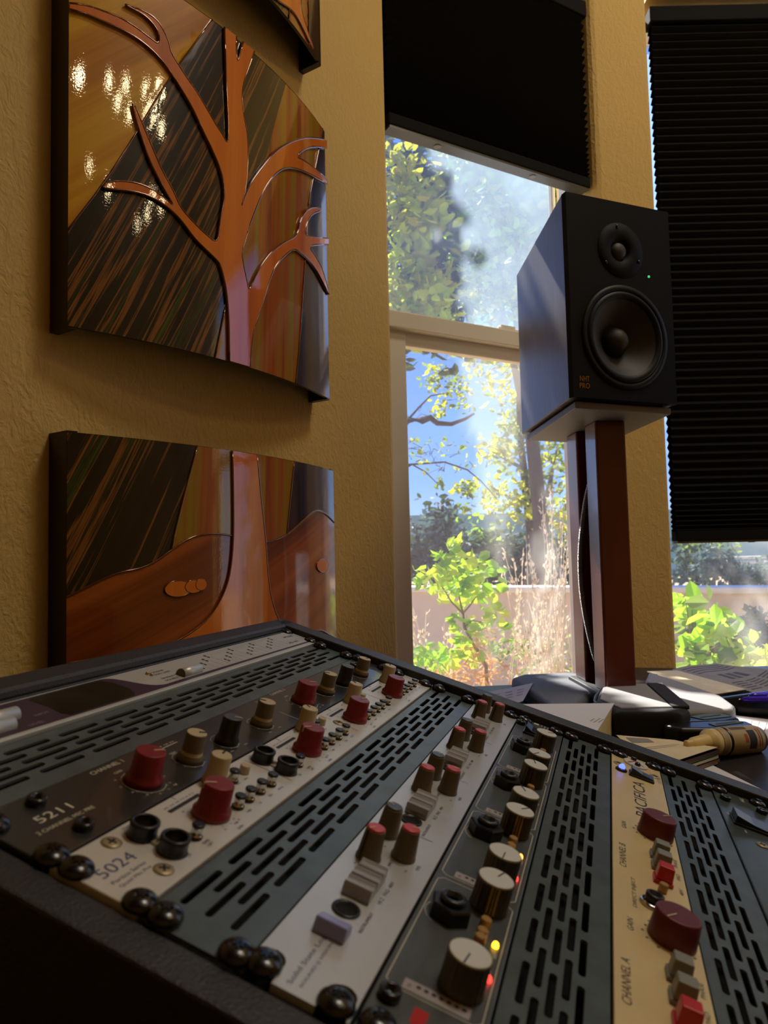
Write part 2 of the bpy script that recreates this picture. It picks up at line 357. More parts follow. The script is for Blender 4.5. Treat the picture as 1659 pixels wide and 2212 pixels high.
# ------------------------------------------------------------------ windows
def frame_box(mb, o, d, n, t0, t1, z0, z1, q0, q1, m=0):
    p = [o + d * t0 + n * q0, o + d * t1 + n * q0, o + d * t1 + n * q1, o + d * t0 + n * q1]
    mb.prism([xy(a) for a in p], z0, z1, m)
def pane(mb, o, d, n, t0, t1, z0, z1, q):
    a = o + d * t0 + n * q; b = o + d * t1 + n * q
    mb.add([(a.x, a.y, z0), (b.x, b.y, z0), (b.x, b.y, z1), (a.x, a.y, z1)], [(0, 1, 2, 3)])
def window(name, o, d, n, T, gl, gr, zmeet, sill):
    r = thing(name, None, None); struct(r)
    f = MB()
    frame_box(f, o, d, n, 0, T, sill, sill + .03, .075, .155)
    frame_box(f, o, d, n, 0, T, HEAD - .03, HEAD, .075, .155)
    frame_box(f, o, d, n, 0, .035, sill, HEAD, .085, .155); frame_box(f, o, d, n, T - .032, T, sill, HEAD, .085, .116)
    f.build('window_frame', 'vinyl', r, bevel=.003)
    f = MB()
    frame_box(f, o, d, n, .03, gl, sill + .03, zmeet, .095, .125); frame_box(f, o, d, n, gr, T - .03, sill + .03, zmeet, .095, .113)
    frame_box(f, o, d, n, .03, T - .03, zmeet - .075, zmeet - .04, .10, .125); frame_box(f, o, d, n, .03, T - .03, zmeet - .042, zmeet, .078, .125)
    frame_box(f, o, d, n, .03, T - .03, sill + .03, sill + .07, .095, .125)
    f.build('lower_sash', 'vinyl', r, bevel=.003)
    f = MB(); frame_box(f, o, d, n, .03, T - .03, zmeet - .04, zmeet - .004, .128, .15)
    frame_box(f, o, d, n, .03, .05, zmeet, HEAD - .03, .128, .15); frame_box(f, o, d, n, gr + .006, T - .03, zmeet, HEAD - .03, .128, .142)
    f.build('upper_sash', 'vinyl', r, bevel=.002)
    p = MB(); pane(p, o, d, n, .04, gr + .01, zmeet - .01, HEAD - .03, .14); p.build('upper_pane', 'glass_up', r, fix=False)
    p = MB(); pane(p, o, d, n, gl - .01, gr + .01, sill + .05, zmeet - .05, .11); p.build('lower_pane', 'glass_low', r, fix=False)
    p = MB(); pane(p, o, d, n, .04, T - .03, sill + .03, zmeet - .02, .152); p.build('insect_screen', 'screen', r, fix=False)
    s = MB(); tm = .42
    frame_box(s, o, d, n, tm - .04, tm + .04, zmeet, zmeet + .008, .09, .115); frame_box(s, o, d, n, tm - .028, tm + .02, zmeet + .008, zmeet + .017, .093, .112)
    s.build('sash_latch', 'vinyl', r, bevel=.002)
    return r
window('window_1', C0, d1, n1, L1, .097, .6145, 1.645, SILL)
o2 = V((C2.x, YW, 0)); dx = V((1, 0, 0)); ny = V((0, 1, 0))
window('window_2', o2 - dx * .075, dx, ny, XR - C2.x + .075, .06, XR - C2.x - .01, 1.645, SILL)

window('window_3', o3 + d3 * T3A, d3, n3, T3B - T3A, .08, T3B - T3A - .08, 1.645, SILL)
# ------------------------------------------------------------------ pleated blinds
def blind(label, o, d, n, t0, t1, zb, ztop, q0, q1):
    r = thing('window_blind', label, 'blind', loc=(o + d * t0 + n * q0) + V((0, 0, zb)))
    inv = Matrix.Translation(-r.location)
    hr = MB(); frame_box(hr, o, d, n, t0 - .006, t1 + .006, ztop, ztop + .045, q0 - .006, q1 + .006); hr.build('headrail', 'black_fabric', r, bevel=.003, X=inv)
    # honeycomb pleats, squeezed together near the bottom rail
    zs = [zb + .03]; h = .0055
    while zs[-1] < ztop: zs.append(zs[-1] + h); h = min(h * 1.035, .0115)
    zs[-1] = ztop
    f = MB(); qm = (q0 + q1) / 2
    for side in (0, 1):
        pts = []
        for i, z in enumerate(zs):
            outq = (q0 if side == 0 else q1) if i % 2 else (qm - .006 if side == 0 else qm + .006)
            pts.append((outq, z))
        vs = []
        for q, z in pts:
            a = o + d * t0 + n * q; b = o + d * t1 + n * q; vs += [(a.x, a.y, z), (b.x, b.y, z)]
        f.add(vs, [(2 * i, 2 * i + 1, 2 * i + 3, 2 * i + 2) for i in range(len(pts) - 1)])
    f.build('pleated_shade', 'black_fabric', r, X=inv, fix=False)
    b = MB(); frame_box(b, o, d, n, t0, t1, zb + .006, zb + .034, q0, q1); b.build('bottom_rail', 'black_fabric', r, bevel=.003, X=inv)
    u = MB(); frame_box(u, o, d, n, t0 + .004, t1 - .004, zb, zb + .006, q0 + .003, q1 - .003); br = u.build('rail_underside', 'rail_metal', r, X=inv)
    for k in (.23, .7):
        s = MB(); c = o + d * (t0 + (t1 - t0) * k) + n * qm
        s.lathe([(.009, zb - .0015), (.009, zb + .001)], 20, c=(c.x, c.y, 0)); s.build('clip', 'grey_pl', r, X=inv)
    return r
blind('black pleated blind drawn halfway down the window beside the tree artwork', C0, d1, n1, .014, .655, 2.05, 2.545, .012, .052)
zb2 = at_y(1467, 1174, YW + .03).z
blind('black pleated blind pulled almost down the window behind the loudspeaker', o2, dx, ny, .015, XR - C2.x - .012, zb2, 2.553, .008, .045)
# ------------------------------------------------------------------ tree artwork: three bowed fused-glass panels
def a_off(s): return .036 + .042 * (1 - ((s - .055) / .275) ** 2)
def a_pt(s, z, h=0.0): 
    do = -2 * .042 * (s - .055) / .275 ** 2
    n = (nA - dA * do).normalized()
    p = Pw + dA * s + nA * a_off(s) + n * h; return V((p.x, p.y, z))
mm = lambda l: [(a / 1000, b / 1000) for a, b in l]
def inside(p, poly):
    x, y = p; c = False; j = len(poly) - 1
    for i in range(len(poly)):
        xi, yi = poly[i]; xj, yj = poly[j]
        if (yi > y) != (yj > y) and x < (xj - xi) * (y - yi) / (yj - yi) + xi: c = not c
        j = i
    return c
def smooth_poly(p, it=1, keep=lambda q: False):
    for _ in range(it):
        q = []
        for i in range(len(p)):
            o, a, b = p[i - 1], p[i], p[(i + 1) % len(p)]
            if keep(a): q.append(a)
            else: q += [(a[0] * .75 + o[0] * .25, a[1] * .75 + o[1] * .25), (a[0] * .75 + b[0] * .25, a[1] * .75 + b[1] * .25)]
        p = q
    return p
def smooth_line(p, it=2):
    for _ in range(it):
        q = [p[0]]
        for i in range(len(p) - 1):
            a, b = p[i], p[i + 1]
            q += [(a[0] * .75 + b[0] * .25, a[1] * .75 + b[1] * .25), (a[0] * .25 + b[0] * .75, a[1] * .25 + b[1] * .75)]
        q.append(p[-1]); p = q
    return p
def art_panel(label, z0, z1, s0, s1, lines, region, mats, motifs, edges):
    r = thing('art_panel', label, 'artwork', loc=Pw + dA * .05 + V((0, 0, z0)), group='panels of the tree artwork')
    inv = Matrix.Translation(-r.location)
    verts = []; eds = []
    def chain(pts, close=False):
        b = len(verts); verts.extend(V(p) for p in pts)
        eds.extend((b + i, b + i + 1) for i in range(len(pts) - 1))
        if close: eds.append((b + len(pts) - 1, b))
    n = 44; rim = [(s0 + (s1 - s0) * i / n, z0) for i in range(n + 1)] + [(s1, z0 + (z1 - z0) * i / 40) for i in range(1, 40)] + [(s1 - (s1 - s0) * i / n, z1) for i in range(n + 1)] + [(s0, z1 - (z1 - z0) * i / 40) for i in range(1, 40)]
    chain(rim, True)
    for l in lines: chain(l)
    for i in range(1, n):
        for j in range(1, 42):
            verts.append(V((s0 + (s1 - s0) * (i + .3 * (j % 2)) / (n + .3), z0 + (z1 - z0) * j / 42)))
    vo, eo, fo = geometry.delaunay_2d_cdt(verts, eds, [], 1, 1e-5)[:3]
    mb = MB(); pts = [a_pt(v.x, v.y) for v in vo]
    mb.v = [tuple(p) for p in pts]
    for f in fo:
        c = (sum(vo[i].x for i in f) / len(f), sum(vo[i].y for i in f) / len(f))
        mb.f.append(tuple(f)); mb.m.append(region(c)); mb.s.append(True)
    def uv(co): d = V(co) - Pw; return (d.dot(dA), co[2])
    mb.build('glass_sheet', mats, r, X=inv, uv=uv)
    back = MB(); k = 30
    fr = [a_pt(s0 + (s1 - s0) * i / k, z0, -.005) for i in range(k + 1)]
    back.v = []
    for p in fr: back.v += [(p.x, p.y, z0), (p.x, p.y, z1)]
    for i in range(k): back.f.append((2 * i, 2 * i + 1, 2 * i + 3, 2 * i + 2)); back.m.append(0); back.s.append(True)
    top = [a_pt(s0 + (s1 - s0) * i / k, z0, .0005) for i in range(k + 1)]
    for zz in (z0, z1):
        b = len(back.v); back.v += [(p.x, p.y, zz) for p in fr] + [(p.x, p.y, zz) for p in top]
        for i in range(k): back.f.append((b + i, b + i + 1, b + k + 2 + i, b + k + 1 + i)); back.m.append(1); back.s.append(False)
    back.build('backing_sheet', ['art_back', 'art_edge'], r, X=inv)
    for s, w_ in ((s0, 1), (s1, -1)):
        q = MB(); a = a_pt(s, z0, 0); o0 = (a - Pw).dot(nA)
        p = [Pw + dA * s, Pw + dA * s + nA * (o0 - .0006), Pw + dA * (s + w_ * .012) + nA * (o0 + .003), Pw + dA * (s + w_ * .012)]
        q.prism([xy(t) for t in p], z0 - .002, z1 + .002); q.build('side_return', 'art_edge', r, X=inv)
    for nm, polys, mt, h, rim_r in motifs:
        g = MB()
        for poly in polys:
            poly = smooth_poly(poly, 2, lambda q: q[1] < z0 + .003 or q[1] > z1 - .003 or q[0] > s1 - .002 or q[0] < s0 + .001); nb = len(poly)
            pts = [V(p) for p in poly]; ed = [(i, (i + 1) % nb) for i in range(nb)]
            mn = (min(p[0] for p in poly), min(p[1] for p in poly)); mx = (max(p[0] for p in poly), max(p[1] for p in poly))
            st = .014; x = mn[0]
            while x < mx[0]:
                y = mn[1]
                while y < mx[1]:
                    if inside((x, y), poly): pts.append(V((x, y)))
                    y += st
                x += st
            vo, eo, fo = geometry.delaunay_2d_cdt(pts, ed, [], 1, 1e-6)[:3]
            b = len(g.v); g.v += [tuple(a_pt(v.x, v.y, h)) for v in vo]
            for f in fo:
                g.f.append(tuple(b + i for i in f)); g.m.append(0); g.s.append(True)
            b = len(g.v)
            for p in poly: g.v += [tuple(a_pt(p[0], p[1], h)), tuple(a_pt(p[0], p[1], -.001))]
            for i in range(nb):
                j = (i + 1) % nb; g.f.append((b + 2 * i, b + 2 * j, b + 2 * j + 1, b + 2 * i + 1)); g.m.append(0); g.s.append(False)
            skip = []
            for i in range(nb):
                p, q = poly[i], poly[(i + 1) % nb]
                skip.append((abs(p[1] - z0) < .006 and abs(q[1] - z0) < .006) or (abs(p[1] - z1) < .006 and abs(q[1] - z1) < .006) or min(p[0], q[0]) > s1 - .004 or max(p[0], q[0]) < s0 + .003)
            st_ = skip.index(True) if True in skip else 0; run = []
            for k in range(nb + 1):
                i = (st_ + k) % nb
                if skip[i] or k == nb:
                    if len(run) > 1: g.tube([a_pt(p[0], p[1], h * .75) for p in run], rim_r, 8, 1)
                    run = [] if skip[i] and k < nb else run
                else:
                    if not run: run = [poly[i]]
                    run.append(poly[(i + 1) % nb])
        g.build(nm, [mt, 'lead'], r, X=inv, uv=uv)
    if edges:
        for l in edges: g = MB(); g.tube([a_pt(p[0], p[1], .0006) for p in smooth_line(l, 1)], .0014, 6); g.build('seam_line', 'lead', r, X=inv)
    return r
TRUNK = mm([(61, 1354), (18, 1354), (18, 1399), (17, 1429), (13, 1464), (3, 1492), (-2, 1498), (-24, 1508), (-43, 1517), (-67, 1538), (-90, 1549), (-117, 1554), (-145, 1550), (-169, 1543), (-177, 1543), (-169, 1552), (-152, 1560), (-130, 1565), (-109, 1564), (-90, 1558), (-76, 1552), (-87, 1565), (-101, 1584), (-114, 1604), (-125, 1633), (-134, 1658), (-137, 1673), (-132, 1668), (-123, 1649), (-110, 1624), (-95, 1596), (-78, 1574), (-67, 1554), (-49, 1542), (-27, 1531), (-3, 1523), (1, 1552), (6, 1576), (11, 1595), (11, 1618), (5, 1638), (-9, 1660), (-25, 1680), (-44, 1707), (-60, 1724), (-75, 1738), (-89, 1750), (-106, 1760), (-127, 1766), (-152, 1768), (-176, 1766), (-199, 1765), (-216, 1761), (-216, 1769), (-199, 1776), (-176, 1780), (-152, 1783), (-127, 1780), (-108, 1775), (-99, 1775), (-98, 1788), (-103, 1796), (-114, 1803), (-127, 1805), (-149, 1804), (-142, 1806), (-122, 1810), (-103, 1809), (-92, 1799), (-83, 1785), (-81, 1773), (-72, 1764), (-57, 1750), (-41, 1739), (-22, 1721), (-5, 1704), (9, 1694), (19, 1683), (21, 1711), (19, 1750), (17, 1795), (15, 1866), (39, 1866), (38, 1845), (40, 1824), (46, 1841), (54, 1866), (79, 1866), (66, 1832), (55, 1805), (50, 1784), (50, 1764), (54, 1742), (60, 1724), (62, 1695), (61, 1671), (57, 1640), (51, 1614), (44, 1595), (58, 1629), (75, 1657), (103, 1694), (132, 1730), (176, 1768), (227, 1803), (279, 1831), (317, 1849), (317, 1834), (263, 1807), (219, 1778), (190, 1748), (212, 1755), (254, 1763), (316, 1772), (316, 1764), (268, 1750), (225, 1739), (187, 1727), (158, 1714), (131, 1692), (107, 1662), (88, 1630), (74, 1600), (61, 1572), (55, 1552), (45, 1528), (49, 1506), (55, 1488), (60, 1470), (72, 1494), (90, 1523), (119, 1557), (155, 1586), (183, 1604), (194, 1617), (202, 1641), (222, 1668), (251, 1688), (278, 1699), (282, 1695), (250, 1676), (232, 1658), (219, 1635), (216, 1621), (249, 1632), (317, 1659), (317, 1647), (263, 1624), (228, 1606), (255, 1600), (285, 1588), (316, 1551), (297, 1558), (269, 1572), (240, 1581), (207, 1584), (180, 1584), (149, 1559), (123, 1531), (108, 1502), (94, 1468), (80, 1438), (69, 1411), (63, 1381)])
DIAG = mm([(-216, 1476), (-174, 1549), (-130, 1636), (-83, 1734), (-7, 1866)])
DG2 = mm([(168, 1866), (144, 1806), (110, 1709), (75, 1624), (57, 1552)])
RGT = mm([(236, 1683), (223, 1588), (211, 1515), (199, 1431), (183, 1354)])
SLV = mm([(15, 1440), (-7, 1354)])
TRR = mm([(306, 1866), (252, 1731), (236, 1683)])
def xat(line, z):
    for (a, b), (c, d) in zip(line, line[1:]):
        if min(b, d) <= z <= max(b, d): return a + (c - a) * (z - b) / ((d - b) or 1e-9)
    return line[0][0] if abs(z - line[0][1]) < abs(z - line[-1][1]) else line[-1][0]
def reg_mid(c):
    s, z = c
    if z > 1.476 and s < xat(DIAG, z): return 0
    if s > xat(TRR + RGT, z): return 3
    if (z > 1.552 and s > xat(DG2, z)) or (z <= 1.552 and s > .05): return 2
    if z < 1.44 and s > xat(SLV, z): return 2
    return 1
GM = ['g_gold', 'g_dark', 'g_amber', 'g_night', 'g_hill']
art_panel('middle panel of the bowed tree artwork, with bare copper branches over dark streaks', 1.354, 1.866, -.216, .316,
          [DIAG, DG2, RGT, SLV, TRR], reg_mid, GM, [('tree_relief', [TRUNK], 'copper', .004, .0017)], [DIAG, RGT, TRR, SLV])
LTR = mm([(23, 1221), (24, 1177), (24, 1123), (23, 1090), (19, 1055), (12, 1029), (-2, 1004), (-22, 982), (-47, 966), (-76, 954), (-114, 941), (-150, 930), (-150, 766), (230, 766), (225, 900), (159, 929), (139, 945), (118, 970), (104, 1000), (96, 1040), (93, 1085), (87, 1125), (81, 1167), (75, 1221)])
HL = smooth_line(mm([(-216, 1021), (-197, 1030), (-175, 1041), (-153, 1049), (-128, 1052), (-105, 1061), (-81, 1077), (-55, 1092), (-31, 1098), (-1, 1099), (25, 1096)]))
HR = smooth_line(mm([(92, 1086), (113, 1090), (148, 1099), (192, 1121), (224, 1138), (256, 1146), (290, 1139), (327, 1126)]))
LD = mm([(-39, 1222), (-61, 1153), (-82, 1078)]); LR = mm([(175, 1222), (162, 1161), (150, 1100)])
LB = smooth_line(mm([(-216, 942), (-150, 945), (-114, 941), (-60, 930)])); LB2 = smooth_line(mm([(210, 925), (250, 940), (290, 925), (327, 915)]))
zl = lambda line, s: next((b + (d - b) * (s - a) / ((c - a) or 1e-9) for (a, b), (c, d) in zip(line, line[1:]) if a <= s <= c), line[-1][1])
def reg_low(c):
    s, z = c
    if s < .04:
        if z < zl(HL, s): return 4
        return 1 if s < xat(LD, z) else 2
    if z < zl(HR, max(s, .0921)): return 4
    return 2 if s < xat(LR, z) else 3
def blob(cx, cz, rx, rz, n=14, ph=0): return [(cx + rx * math.cos(2 * PI * i / n), cz + rz * math.sin(2 * PI * i / n)) for i in range(n)]
art_panel('lower panel of the bowed tree artwork, with the flaring trunk between brown hills', .765, 1.222, -.216, .328,
          [HL, HR, LD, LR], reg_low, GM, [('trunk_relief', [LTR], 'copper', .003, .0015), ('knot_relief', [blob(-.072, 1.024, .021, .011)], 'copper', .0022, .0008), ('knot_relief', [blob(-.048, 1.026, .014, .009)], 'copper', .0026, .0008), ('knot_relief', [blob(-.036, 1.028, .009, .008)], 'copper', .003, .0008), ('knot_relief', [blob(.268, 1.048, .024, .012)], 'copper', .0022, .0008)], [HL, HR, LD, LR, LB, LB2])
UAR = smooth_poly(mm([(100, 2000), (140, 2010), (175, 2040), (200, 2080), (215, 2130), (235, 2130), (225, 2080), (215, 2040), (240, 2010), (270, 1993), (255, 1993), (215, 2008), (190, 2012), (150, 1998), (120, 1992)]), 1)
def reg_up(c): return 3 if c[0] > .25 else (2 if c[0] > .18 else 1)
art_panel('upper panel of the bowed tree artwork, only its lower right corner in the picture', 1.989, 2.45, -.216, .304,
          [], reg_up, GM, [('tree_relief', [UAR], 'copper', .003, .0014)], [mm([(180, 1989), (200, 2450)]), mm([(250, 1989), (262, 2450)])])
# ------------------------------------------------------------------ sloping equipment rack; local frame x = along a unit, y = up the slope, z = out of the panel
RU = V((.2957, .9553, .0023)).normalized(); RW = V((.9095, -.2808, -.3065)); RW = (RW - RU * RW.dot(RU)).normalized(); RH = -(RU.cross(RW))
RT = V((-.2582, .3328, .9820)); U = .04445; LEN = .4826
def rack_matrix(k=0):
    o = RT + RW * (k * U)
    return Matrix(((RU.x, -RW.x, RH.x, o.x), (RU.y, -RW.y, RH.y, o.y), (RU.z, -RW.z, RH.z, o.z), (0, 0, 0, 1)))
def P(u, w_, h=0.0): return V((u / 1000, -w_ / 1000, h / 1000))
def h_at(u, w_, z):          # rack height coordinate (mm) where world z is reached
    b = RT + RU * (u / 1000) + RW * (w_ / 1000); return (z - b.z) / RH.z * 1000
rack = thing('equipment_rack', 'black sloping equipment rack console standing on the desk, holding the audio units', 'rack', X=rack_matrix(0))
def slab(name, u0, u1, w0, w1, h0, h1, mt='black_coat', bv=.0025):
    b = MB(); b.box(((u0 + u1) / 2000, -(w0 + w1) / 2000, (h0 + h1) / 2000), ((u1 - u0) / 1000, (w1 - w0) / 1000, (h1 - h0) / 1000)); return b.build(name, mt, rack, bevel=bv)
WE = 575
def side(name, u0, u1, ht, w0=-10, mt='black_coat'):
    b = MB(); q = []
    for u in (u0, u1):
        zb = DESK + .001
        q += [P(u, w0, ht), P(u, WE, ht), P(u, WE, h_at(u, WE, zb)), P(u, w0, h_at(u, w0, zb))]
    b.add(q, [(0, 1, 2, 3), (7, 6, 5, 4), (0, 4, 5, 1), (1, 5, 6, 2), (2, 6, 7, 3), (3, 7, 4, 0)]); return b.build(name, mt, rack, bevel=.0015)
side('far_rail', 485.5, 511, 7); side('near_rail', -19, -1.2, -1.5)
slab('top_rail', -19, 511, -16, 5.0, -22, 7, bv=.004)
slab('top_lip', -1, 485, 5.0, 7.5, -22, 2.0, bv=.001)
slab('back_panel', -19, 511, -10, -4, -190, -22, 'void')
slab('inner_tray', -1.2, 485, 7, WE - 2, -34, -30, 'void', 0)
slab('front_lip', -19, 511, WE - 12, WE, -20, 4)
slab('blank_panel', 1, 484, 11 * 44.45 + 1, WE - 12, -3, -1.2)
# ---- shared builders
def screw_mesh():
    b = MB(); b.lathe([(.0071, 0), (.0073, .0008), (.0068, .0022), (.0052, .0036), (.0030, .0043), (.0014, .0045)], 28)
    for a in range(3): b.box((0, 0, .0047), (.0052, .0009, .0006), X=Matrix.Rotation(a * PI / 3, 4, 'Z'))
    return b
SCREW = None
def screws(root, pts, rz=None):
    global SCREW
    for i, (u, w_) in enumerate(pts):
        if SCREW is None: o = SCREW = screw_mesh().build('rack_screw', 'screw', root)
        else: o = copy_part(SCREW, root)
        o.location = P(u, w_, .1); o.rotation_euler = (0, 0, R.uniform(0, 3))
    return
def plate(root, mt, w0=.5, w1=43.9, h0=-3.0, h1=0.0, u0=.8, u1=484.0, poly=None, holes=(), bev=.0006):
    b = MB(); pl = poly or [(u0, w0), (u1, w0), (u1, w1), (u0, w1)]
    b.prism([(p[0] / 1000, -p[1] / 1000) for p in pl], h0 / 1000, h1 / 1000, holes=[[(p[0] / 1000, -p[1] / 1000) for p in h] for h in holes])
    return b.build('faceplate', mt, root, bevel=bev)
def unit(name, k, label, cat, group=None): return thing(name, label, cat, group=group, X=rack_matrix(k))
class Letters:
    def __init__(s, root, base=0.0): s.root = root; s.d = {}; s.base = base
    def t(s, ink, txt, u, w_, cap, width=None, h=.12, rot=0, shear=0):
        put_text(s.d.setdefault(ink, MB()), txt, (u / 1000, -w_ / 1000), cap / 1000, width / 1000 if width else None, h / 1000, rot, 0, shear); return s
    def line(s, ink, pts, wd=.35, h=.12):
        b = s.d.setdefault(ink, MB())
        for p, q in zip(pts, pts[1:]):
            a, c = V(p), V(q); n = (c - a).normalized(); n = V((-n.y, n.x)) * wd / 2
            vs = [a + n, a - n, c - n, c + n]; b.add([P(x.x, x.y, h) for x in vs], [(0, 1, 2, 3)])
        return s
    def arc(s, ink, u, w_, r, a0, a1, wd=.3, n=24, h=.12):
        return s.line(ink, [(u + r * math.cos(a0 + (a1 - a0) * i / n), w_ + r * math.sin(a0 + (a1 - a0) * i / n)) for i in range(n + 1)], wd, h)
    def dot(s, ink, u, w_, r, h=.12):
        b = s.d.setdefault(ink, MB()); b.add([P(u + r * math.cos(2 * PI * i / 14), w_ + r * math.sin(2 * PI * i / 14), h) for i in range(14)], [tuple(range(14))]); return s
    def poly(s, ink, pts, h=.1):
        b = s.d.setdefault(ink, MB()); tri = geometry.tessellate_polygon([[V((p[0], p[1], 0)) for p in pts]])
        b.add([P(p[0], p[1], h) for p in pts], [tuple(t) for t in tri]); return s
    def done(s):
        inks = [k for k in s.d if k.startswith('ink')]; mb = MB()
        up_ = Matrix.Translation((0, 0, s.base / 1000))
        for i, k in enumerate(inks): mb.add(s.d[k].v, s.d[k].f, i, X=up_)
        # one part per block of lettering along the unit (blocks are apart by a clear gap)
        iv = sorted((min(mb.v[j][0] for j in f), max(mb.v[j][0] for j in f)) for f in mb.f); cuts = []; e_ = iv[0][1] if iv else 0
        for x0, x1 in iv:
            if x0 > e_ + .011: cuts.append((e_ + x0) / 2)
            e_ = max(e_, x1)
        bl = {}
        for f, m_ in zip(mb.f, mb.m):
            k = sum(mb.v[f[0]][0] > c for c in cuts); q_ = bl.setdefault(k, MB()); mp = q_.__dict__.setdefault('mp', {})
            for j in f:
                if j not in mp: mp[j] = len(q_.v); q_.v.append(mb.v[j])
            q_.f.append(tuple(mp[j] for j in f)); q_.m.append(m_); q_.s.append(False)
        for k in sorted(bl): bl[k].build('lettering', inks, s.root)
        for k in s.d:
            if k not in inks: s.d[k].build('printed_area', k, s.root)
PROTO = {}
def put(key, make, root, u, w_, ang=0.0, h=0.0):
    if key not in PROTO: o = make(root); PROTO[key] = o
    else: o = copy_part(PROTO[key], root)
    o.location = P(u, w_, h); o.rotation_euler = (0, 0, ang); return o
def console_knob(r0, r1, ht, body, top, ptr, band=None):
    def make(root):
        b = MB(); prof = [(r0, 0), (r0, .0028), (r1 * 1.02, .0042), (r1 * 1.02, .0058), (r1, .0062), (r1 * .97, ht - .0008), (r1 * .93, ht - .0002), (r1 * .9, ht)]
        mats = [0, 0, 2 if band else 0, 2 if band else 0, 0, 0, 1]
        b.lathe(prof, 40, mats=mats); o = b.build('knob', [body, top, band or body], root)
        p = MB(); p.box((r1 * .55, 0, ht + .0001), (r1 * .72, .0011, .0004)); p.box((r1 * .955, 0, ht - .0016), (.0005, .0011, .003)); p.build('pointer', ptr, o); return o
    return make
def collet_knob(cap, ht=.0152):
    def make(root):
        b = MB(); b.lathe([(.0064, 0), (.0066, .0006), (.0064, .0012), (.0060, .0022), (.0050, ht - .0006), (.0049, ht)], 60, flute=(20, .018)); o = b.build('knob', 'taupe', root)
        c = MB(); c.lathe([(.0047, ht - .0003), (.0047, ht + .0007), (.0040, ht + .0011)], 28); c.build('cap', cap, o)
        s = MB(); s.add([(.0067, -.0005, .001), (.0067, .0005, .001), (.0052, .0005, ht), (.0052, -.0005, ht)], [(0, 1, 2, 3)]); s.build('side_stripe', 'black_pl', o)
        p = MB(); p.box((.0026, 0, ht + .0012), (.0040, .0006, .0003)); p.build('pointer', 'ink_white', o); return o
    return make
def disc_knob(root):
    b = MB(); ht = .0142; b.lathe([(.0093, 0), (.0094, .0008), (.0090, .002), (.0088, ht - .0012), (.0090, ht - .0004), (.0088, ht)], 96, flute=(24, .022)); o = b.build('knob', 'brown_pl', root)
    c = MB(); c.lathe([(.0086, ht - .0002), (.0086, ht + .0006), (.0083, ht + .0008)], 40); c.build('cap', 'white_disc', o)
    p = MB(); p.box((.0049, 0, ht + .0010), (.0072, .0006, .0002)); p.build('pointer', 'ink', o); return o
def big_knob(root):
    b = MB(); ht = .0142; b.lathe([(.0120, 0), (.0121, .0006), (.0113, ht - .0012), (.0109, ht - .0003), (.0103, ht)], 48); o = b.build('knob', 'red_dark', root)
    p = MB(); p.box((.0066, 0, ht + .0001), (.0082, .0005, .0003)); p.build('pointer', 'ink_white', o); return o
def jack(root):
    b = MB(); b.lathe([(.0072, 0), (.0066, .0012), (.0064, .0045), (.0069, .0062), (.0067, .0071), (.0052, .0074), (.0050, .0066), (.0050, .001), (.0001, .001)], 32); return b.build('jack_socket', 'black_pl', root)
def phillips(root):
    b = MB(); b.lathe([(.0046, 0), (.0046, .0003), (.0036, .0008), (.001, .0009)], 24, m=0); b.box((0, 0, .0009), (.0046, .001, .0003), 1); b.box((0, 0, .0009), (.001, .0046, .0003), 1); return b.build('screw', ['dull_screw', 'ink'], root)
def chrome_btn(root):
    b = MB(); b.lathe([(.0033, 0), (.0034, .0012), (.0028, .0014), (.0028, .0056), (.0031, .0058), (.0031, .0068), (.0026, .0072)], 24, mats=[1, 1, 0, 1, 1, 1]); return b.build('push_button', ['chrome', 'black_pl'], root)
def cream_btn(root):
    b = MB(); b.lathe([(.0031, 0), (.0030, .0045), (.0026, .005)], 24); return b.build('push_button', 'cream', root)
def allen(root):
    b = MB(); b.lathe([(.0045, 0), (.0045, .003), (.0040, .0036), (.0024, .0036), (.0024, .0014), (.0001, .0014)], 24); return b.build('socket_screw', 'screw', root)
def led(colour, r=.0016):
    def make(root):
        b = MB(); b.lathe([(r, 0), (r, r * .6), (r * .8, r * 1.2), (r * .4, r * 1.55), (r * .05, r * 1.65)], 16); return b.build('indicator_led', colour, root)
    return make
def vent(k, label):
    r = unit('vent_panel', k, label, 'vent panel', 'slotted vent panels in the rack')
    holes = []
    for row in range(5):
        w_ = 7.9 + 5.93 * row; n, u00 = (12, 33.4) if row % 2 == 0 else (11, 49.5)
        for i in range(n):
            u = u00 + 38.4 * i; hl, hr = 15.5 - 1.8, 1.8; lp = []
            for c, a0 in ((u + hl, -PI / 2), (u - hl, PI / 2)):
                for j in range(6):
                    a = a0 + PI * j / 5; lp.append((c + hr * math.cos(a), w_ + hr * math.sin(a)))
            holes.append(lp)
    b = MB(); pl = [(.8, .6), (484, .6), (484, 43.9), (.8, 43.9)]
    sc = lambda l: [(p[0] / 1000, -p[1] / 1000) for p in l]
    b.prism(sc(pl), -.0026, -.001, holes=[sc(h) for h in holes], hm=1, bottom=False); b.build('slotted_plate', ['vent', 'slot_highlight'], r, fix=True)
    f = MB()
    for ww in (1.6, 42.9): f.tube([P(.8, ww, -2.2), P(484, ww, -2.2)], .0012, 8)
    f.build('rolled_edge', 'vent', r)
    screws(r, [(5, 8.5), (5, 40.5), (476.5, 7.0), (474, 38)]); return r
RED = console_knob(.0098, .0081, .0168, 'red', 'red', 'cream'); CRM = console_knob(.0070, .0060, .0165, 'cream', 'cream', 'ink')
CRB = console_knob(.0078, .0062, .0168, 'taupe', 'cream', 'ink', 'cream'); BLK = console_knob(.0076, .0063, .0168, 'black_pl', 'cap_grey', 'cream')
